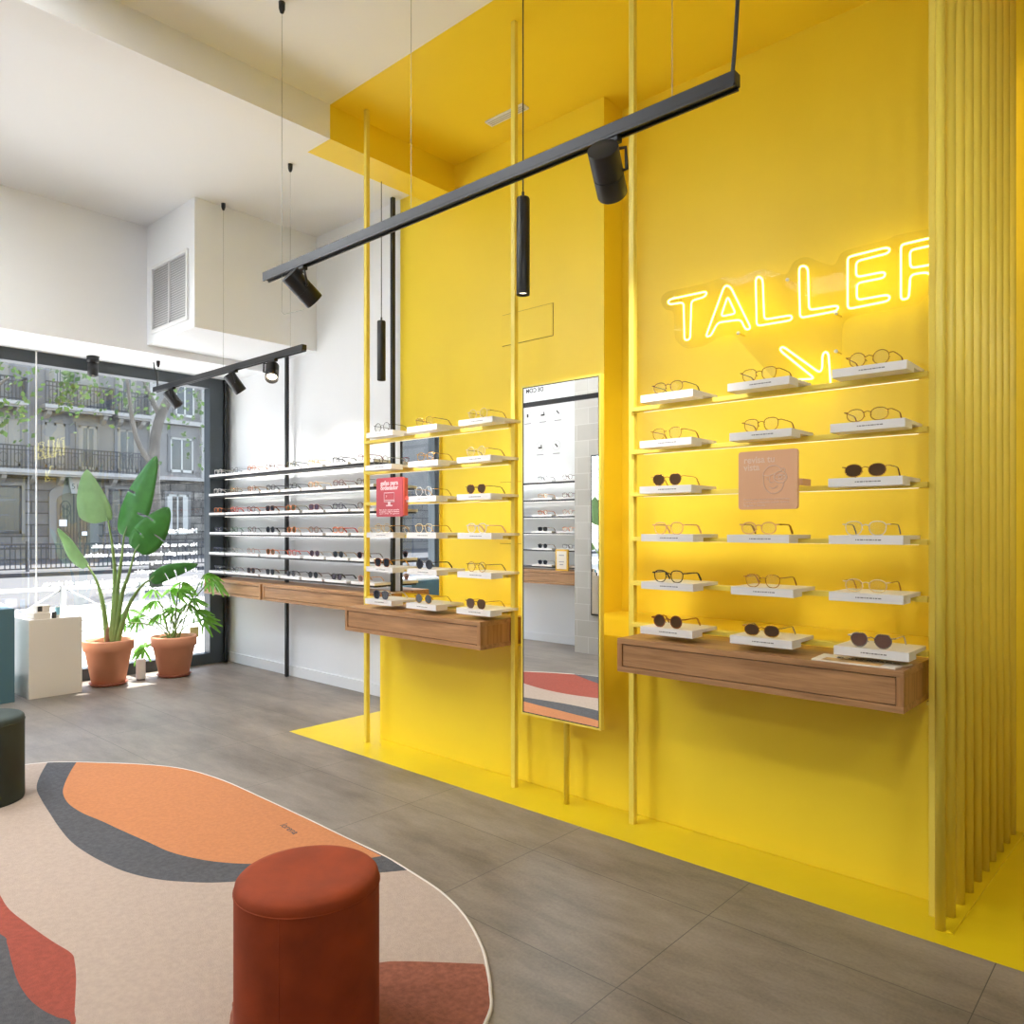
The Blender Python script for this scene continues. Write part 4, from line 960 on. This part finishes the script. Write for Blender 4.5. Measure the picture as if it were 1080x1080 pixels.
def fwin(y0, y1, z0, z1, fm='shutter', dark=.5):
    w = MB(); w.box(XF-.02, XF+.06, y0-.14, y1+.14, z1, z1+.14); w.box(XF-.02, XF+.05, y0-.12, y0, z0, z1); w.box(XF-.02, XF+.05, y1, y1+.12, z0, z1)
    o = w.build('window', 'facade', t)
    p = MB(); p.box(XF-.02, XF+.012, y0, y1, z0, z1); p.build('pane', 'pane', o)
    q = MB(); m = (y0+y1)/2; e = .07
    for a, c in ((y0, y0+e), (m-e/2, m+e/2), (y1-e, y1)): q.box(XF, XF+.03, a, c, z0, z1)
    q.box(XF, XF+.03, y0, y1, z1-.1, z1); q.box(XF, XF+.03, y0, y1, z0, z0+.12)
    if dark: q.box(XF, XF+.028, y0, y0+(y1-y0)*dark*.5, z0, z1); q.box(XF, XF+.028, y1-(y1-y0)*dark*.5, y1, z0, z1)
    q.build('casement', fm, o)
for y0, y1, dk in ((6.6, 7.4, 1), (8.75, 9.7, .9), (10.6, 11.38, .98), (11.9, 12.65, .45), (13.47, 14.35, .35)): fwin(y0, y1, 3.85, 5.75, 'shutter', dk)
for y0, y1, dk in ((8.5, 9.3, .9), (10.75, 11.5, .8), (11.85, 12.7, .9), (13.5, 14.3, .6)): fwin(y0, y1, 6.55, 8.5, 'shutter', dk)
for y0, y1, dk in ((8.5, 9.3, .9), (10.75, 11.5, .8), (11.85, 12.7, .9), (13.5, 14.3, .6)): fwin(y0, y1, 9.6, 11.6, 'shutter', dk)
fwin(15.85, 16.95, 3.95, 5.6, 'frameW', .0); fwin(16.1, 17.0, 6.6, 8.3, 'frameW', 0); fwin(16.1, 17.0, 9.6, 11.2, 'frameW', 0)
fwin(7.9, 9.75, 1.07, 3.05, 'iron', 0); fwin(13.1, 14.2, 1.07, 3.05, 'iron', .3); fwin(15.7, 16.7, 1.0, 2.9, 'frameW', .5)
for y0, y1, z in ((-6, 14.55, 3.66), (10.4, 13.1, 6.4), (13.25, 14.7, 6.35), (7.2, 9.8, 6.4), (10.4, 13.1, 9.4), (13.25, 14.7, 9.4)):
    s = MB(); s.box(XF, XF+.75, y0, y1, z-.12, z+.04); s.box(XF, XF+.65, y0+.05, y1-.05, z-.2, z-.12)
    n = max(2, int((y1-y0)/1.0))
    for k in range(n):
        y = y0+.25+(y1-y0-.5)*k/(n-1)
        s.prism([(XF, y-.09, z-.2), (XF+.5, y-.09, z-.2), (XF+.42, y-.09, z-.34), (XF, y-.09, z-.55)], (0, .18, 0))
    o = s.build('balcony', 'stone', t)
    r = MB(); railing(r, max(y0, 5)+.03, y1-.03, XF+.7, z+.04, z+1.0, .13)
    for yy in (y1-.04,):
        for k in range(6): r.box(XF+.1*k, XF+.1*k+.02, yy-.01, yy+.01, z+.04, z+.97)
        r.box(XF, XF+.7, yy-.02, yy+.02, z+.95, z+1.0)
    r.build('railing', 'iron', o)
for k in range(7):
    y = -34+k*4
    for z0, z1 in ((1.07, 3.05), (3.85, 5.75), (6.55, 8.5), (9.6, 11.6)): fwin(y, y+1.1, z0, z1, 'shutter', .6)
# arched portal
b = MB()
arch = [(10.75, 0), (10.75, 2.75)]+[(11.72-.97*math.cos(a), 2.75+.42*math.sin(a)) for a in [k*PI/12 for k in range(1, 12)]]+[(12.69, 2.75), (12.69, 0)]
b.prism([(XF, y, z) for y, z in arch], (.08, 0, 0)); o = b.build('portal', 'facade', t)
b = MB(); arch = [(11.03, 0), (11.03, 2.45)]+[(11.68-.65*math.cos(a), 2.45+.38*math.sin(a)) for a in [k*PI/12 for k in range(1, 12)]]+[(12.33, 2.45), (12.33, 0)]
b.prism([(XF+.08, y, z) for y, z in arch], (.02, 0, 0)); b.mi = 1
b.box(XF+.1, XF+.125, 11.66, 11.70, 0, 2.8)
for yy in (11.36, 12.0):
    for zz in (1.95, 2.3, 1.0): b.tube([(XF+.11, yy+.16*math.cos(a), zz+.16*math.sin(a)) for a in [q*PI/7 for q in range(14)]], .014, 5, True)
    for k in (-.2, -.07, .07, .2): b.box(XF+.1, XF+.12, yy+k-.012, yy+k+.012, .4, 2.3)
b.mi = 2; b.box(XF+.1, XF+.13, 11.12, 11.4, 1.38, 1.66); b.box(XF+.1, XF+.13, 12.0, 12.2, .98, 1.15)
b.build('door', ['doorwood', 'iron', 'decal'], o)
b = MB(); b.prism([(XF+.08, 11.56, 2.78), (XF+.08, 11.86, 2.78), (XF+.08, 11.99, 3.5), (XF+.08, 11.43, 3.5)], (.14, 0, 0)); b.build('keystone', 'stone', o)
text('51', .32, 'ink', (XF+.225, 11.71, 2.98), (0, 1, 0), UZ, o, 'house_number', 'CENTER')
t2 = thing('apartment_building', 'cream building beyond the grey apartment block, far right across the street', 'building', (XF-1, 20, 0))
b = MB(); b.box(XF-9, XF-1.0, 17.62, 30, 3.6, 15); b.build('wall', 'creamwall', t2)
b = MB(); b.box(XF-9, XF-1.0, 17.62, 30, 0, 3.3); b.build('ground_floor', 'pane', t2)
b = MB(); b.box(XF-9, XF-.8, 17.62, 30, 3.3, 3.6); b.build('ledge', 'stone', t2)

t = thing('street_fence', 'grey metal street fence of upright bars before the buildings', 'fence', (-26, 10, 0))
b = MB()
for k in range(int(20/.135)): y = 0+k*.135; b.box(-26.012, -25.988, y-.012, y+.012, .08, .78)
b.build('bars', 'iron', t)['kind'] = 'stuff'
b = MB(); b.box(-26.03, -25.97, 0, 20, .78, .84); b.box(-26.02, -25.98, 0, 20, .66, .69); b.box(-26.02, -25.98, 0, 20, .06, .1); b.build('rail', 'iron', t)
for k in range(9): MB().box(-26.035, -25.965, k*2.4-.035, k*2.4+.035, 0, .9).build('post', 'iron', t)
t = thing('street_barrier', 'low steel barrier with crossed rods on the sunlit pavement', 'barrier', (-10.2, 4, 0))
for y in (1.4, 2.3, 3.2, 4.12, 5.04): MB().box(-10.23, -10.17, y-.03, y+.03, -.02, .60, .004).build('post', 'steel', t)
for y in (1.4, 2.3, 3.2, 4.12):
    b = MB(); b.tube([(-10.2, y, .58), (-10.2, y+.92, .04)], .01, 8); b.build('rod', 'steel', t, True)
    b = MB(); b.tube([(-10.2, y, .04), (-10.2, y+.92, .58)], .01, 8); b.build('rod', 'steel', t, True)
    MB().box(-10.22, -10.18, y, y+.92, .02, .05).build('bottom_rail', 'steel', t)
    MB().cyl((-10.23, y+.46, .31), (-10.17, y+.46, .31), .04, 14).build('hub', 'steel', t, True)

def tree(x, y, trunk, branches, clusters, label, nleaf):
    t = thing('street_tree', label, 'tree', (x, y, 0))
    b = MB(); b.tube(catmull(trunk, 5, False), [.15-.07*i/((len(trunk)-1)*5) for i in range((len(trunk)-1)*5+1)], 10); b.build('trunk', 'bark', t, True)
    b = MB()
    for br in branches: P = catmull(br, 5, False); b.tube(P, [.07-.05*i/(len(P)-1) for i in range(len(P))], 7)
    b.build('branches', 'bark', t, True)
    b = MB()
    for c, R, n in clusters:
        for k in range(n):
            p = Vector(c)+Vector((random.gauss(0, R), random.gauss(0, R), random.gauss(0, R*.8)))
            u = Vector((random.uniform(-1, 1), random.uniform(-1, 1), random.uniform(-1, 1))).normalized(); v = u.orthogonal().normalized(); s = random.uniform(.04, .085)
            b.quad(p+u*s, p+v*s*.7, p-u*s, p-v*s*.7)
    b.build('foliage', 'treeleaf', t)['kind'] = 'stuff'
tree(-18, 7.6, [(-18, 7.6, -.1), (-18, 7.58, 1.5), (-18, 7.55, 2.9), (-18, 7.7, 3.9), (-18, 8.3, 5.2), (-18.2, 8.9, 6.6)],
     [[(-18, 7.55, 2.7), (-17.6, 7.0, 3.3), (-17.3, 6.7, 4.4), (-17.4, 6.6, 5.8)], [(-18, 7.7, 3.9), (-18.2, 7.4, 4.8), (-18.3, 7.3, 6.2)], [(-18, 8.3, 5.2), (-18.2, 9.2, 5.5), (-18.3, 10, 5.6)]],
     [((-18, 7.2, 4.3), .5, 70), ((-18.2, 8.6, 4.0), .6, 80), ((-18, 9.2, 3.2), .4, 50), ((-18, 8.6, 5.0), .6, 90), ((-18, 6.6, 4.2), .4, 40), ((-17.5, 9.8, 4.4), .5, 60)],
     'street tree with curving grey trunk seen through the right of the window', 0)
tree(-17, 3.9, [(-17, 3.4, -.1), (-17, 3.4, 2.5), (-17, 3.6, 4), (-17, 3.8, 6)], [[(-17, 3.6, 4), (-17, 4.3, 4.6), (-17, 5.2, 5)], [(-17, 3.5, 3.2), (-17, 4, 3.8), (-17, 4.4, 4.2)]],
     [((-17, 4.4, 3.5), .3, 90), ((-17, 5.5, 4.0), .25, 90), ((-17, 5.4, 4.5), .3, 90), ((-17, 4.3, 4.3), .3, 60)],
     'leafy street tree at the far left seen through the window', 0)

# ------------------------------------------------------------------ light
w = bpy.data.worlds.new('sky'); scn.world = w; w.use_nodes = True
nt = w.node_tree; nt.nodes.clear()
out = nt.nodes.new('ShaderNodeOutputWorld'); bg = nt.nodes.new('ShaderNodeBackground')
sk = nt.nodes.new('ShaderNodeTexSky'); sk.sky_type = 'NISHITA'; sk.sun_disc = False; sk.sun_elevation = math.radians(62); sk.sun_rotation = math.radians(300)
bg.inputs[1].default_value = .9
hs = nt.nodes.new('ShaderNodeHueSaturation'); hs.inputs['Saturation'].default_value = .6
nt.links.new(sk.outputs[0], hs.inputs['Color']); nt.links.new(hs.outputs[0], bg.inputs[0]); nt.links.new(bg.outputs[0], out.inputs[0])
l = bpy.data.lights.new('sun', 'SUN'); l.energy = 20; l.angle = math.radians(.6); l.color = (1, .96, .9)
o = bpy.data.objects.new('sun', l); COL.objects.link(o); aim(o, (.68, -.55, -1.95))
# unseen glowing panels added under the ceiling to brighten the room
for x, y in ((2.2, .2), (-2.9, -.4), (-3.3, .5), (-5.0, .5), (-5.0, -.5), (-5.9, .2)):
    t = thing('added_fill_panel', 'added glowing fill panel on the ceiling above the shop floor, out of view', 'fill light', (x, y, (ZC if x > -4 else ZL)), 'added fill panels')
    z = ZC if x > -4 else ZL
    MB().box(x-.31, x+.31, y-.31, y+.31, z-.02, z, .002).build('frame', 'vent', t)
    MB().box(x-.29, x+.29, y-.29, y+.29, z-.0215, z-.0195).build('fill_surface', M['panel'], t)

# ------------------------------------------------------------------ camera
cam = bpy.data.cameras.new('camera'); co = bpy.data.objects.new('camera', cam); COL.objects.link(co)
co.location = (0, 0, 1.3)
cam.sensor_width = 36; cam.sensor_fit = 'HORIZONTAL'; cam.lens = 803/1080*36
cam.shift_y = (557-540)/1080; cam.clip_start = .02; cam.clip_end = 300
co.rotation_euler = (PI/2, 0, math.atan2(.6698, .7425))
scn.camera = co
vs = scn.view_settings
scn.display_settings.display_device = 'sRGB'
vs.view_transform = 'Standard'; vs.look = 'None'; vs.exposure = .34; vs.gamma = 1; vs.use_curve_mapping = False
cy = scn.cycles
cy.use_denoising = True; cy.max_bounces = 10; cy.diffuse_bounces = 5; cy.glossy_bounces = 6; cy.transparent_max_bounces = 24; cy.transmission_bounces = 6
cy.caustics_reflective = False; cy.caustics_refractive = False; cy.sample_clamp_indirect = 6
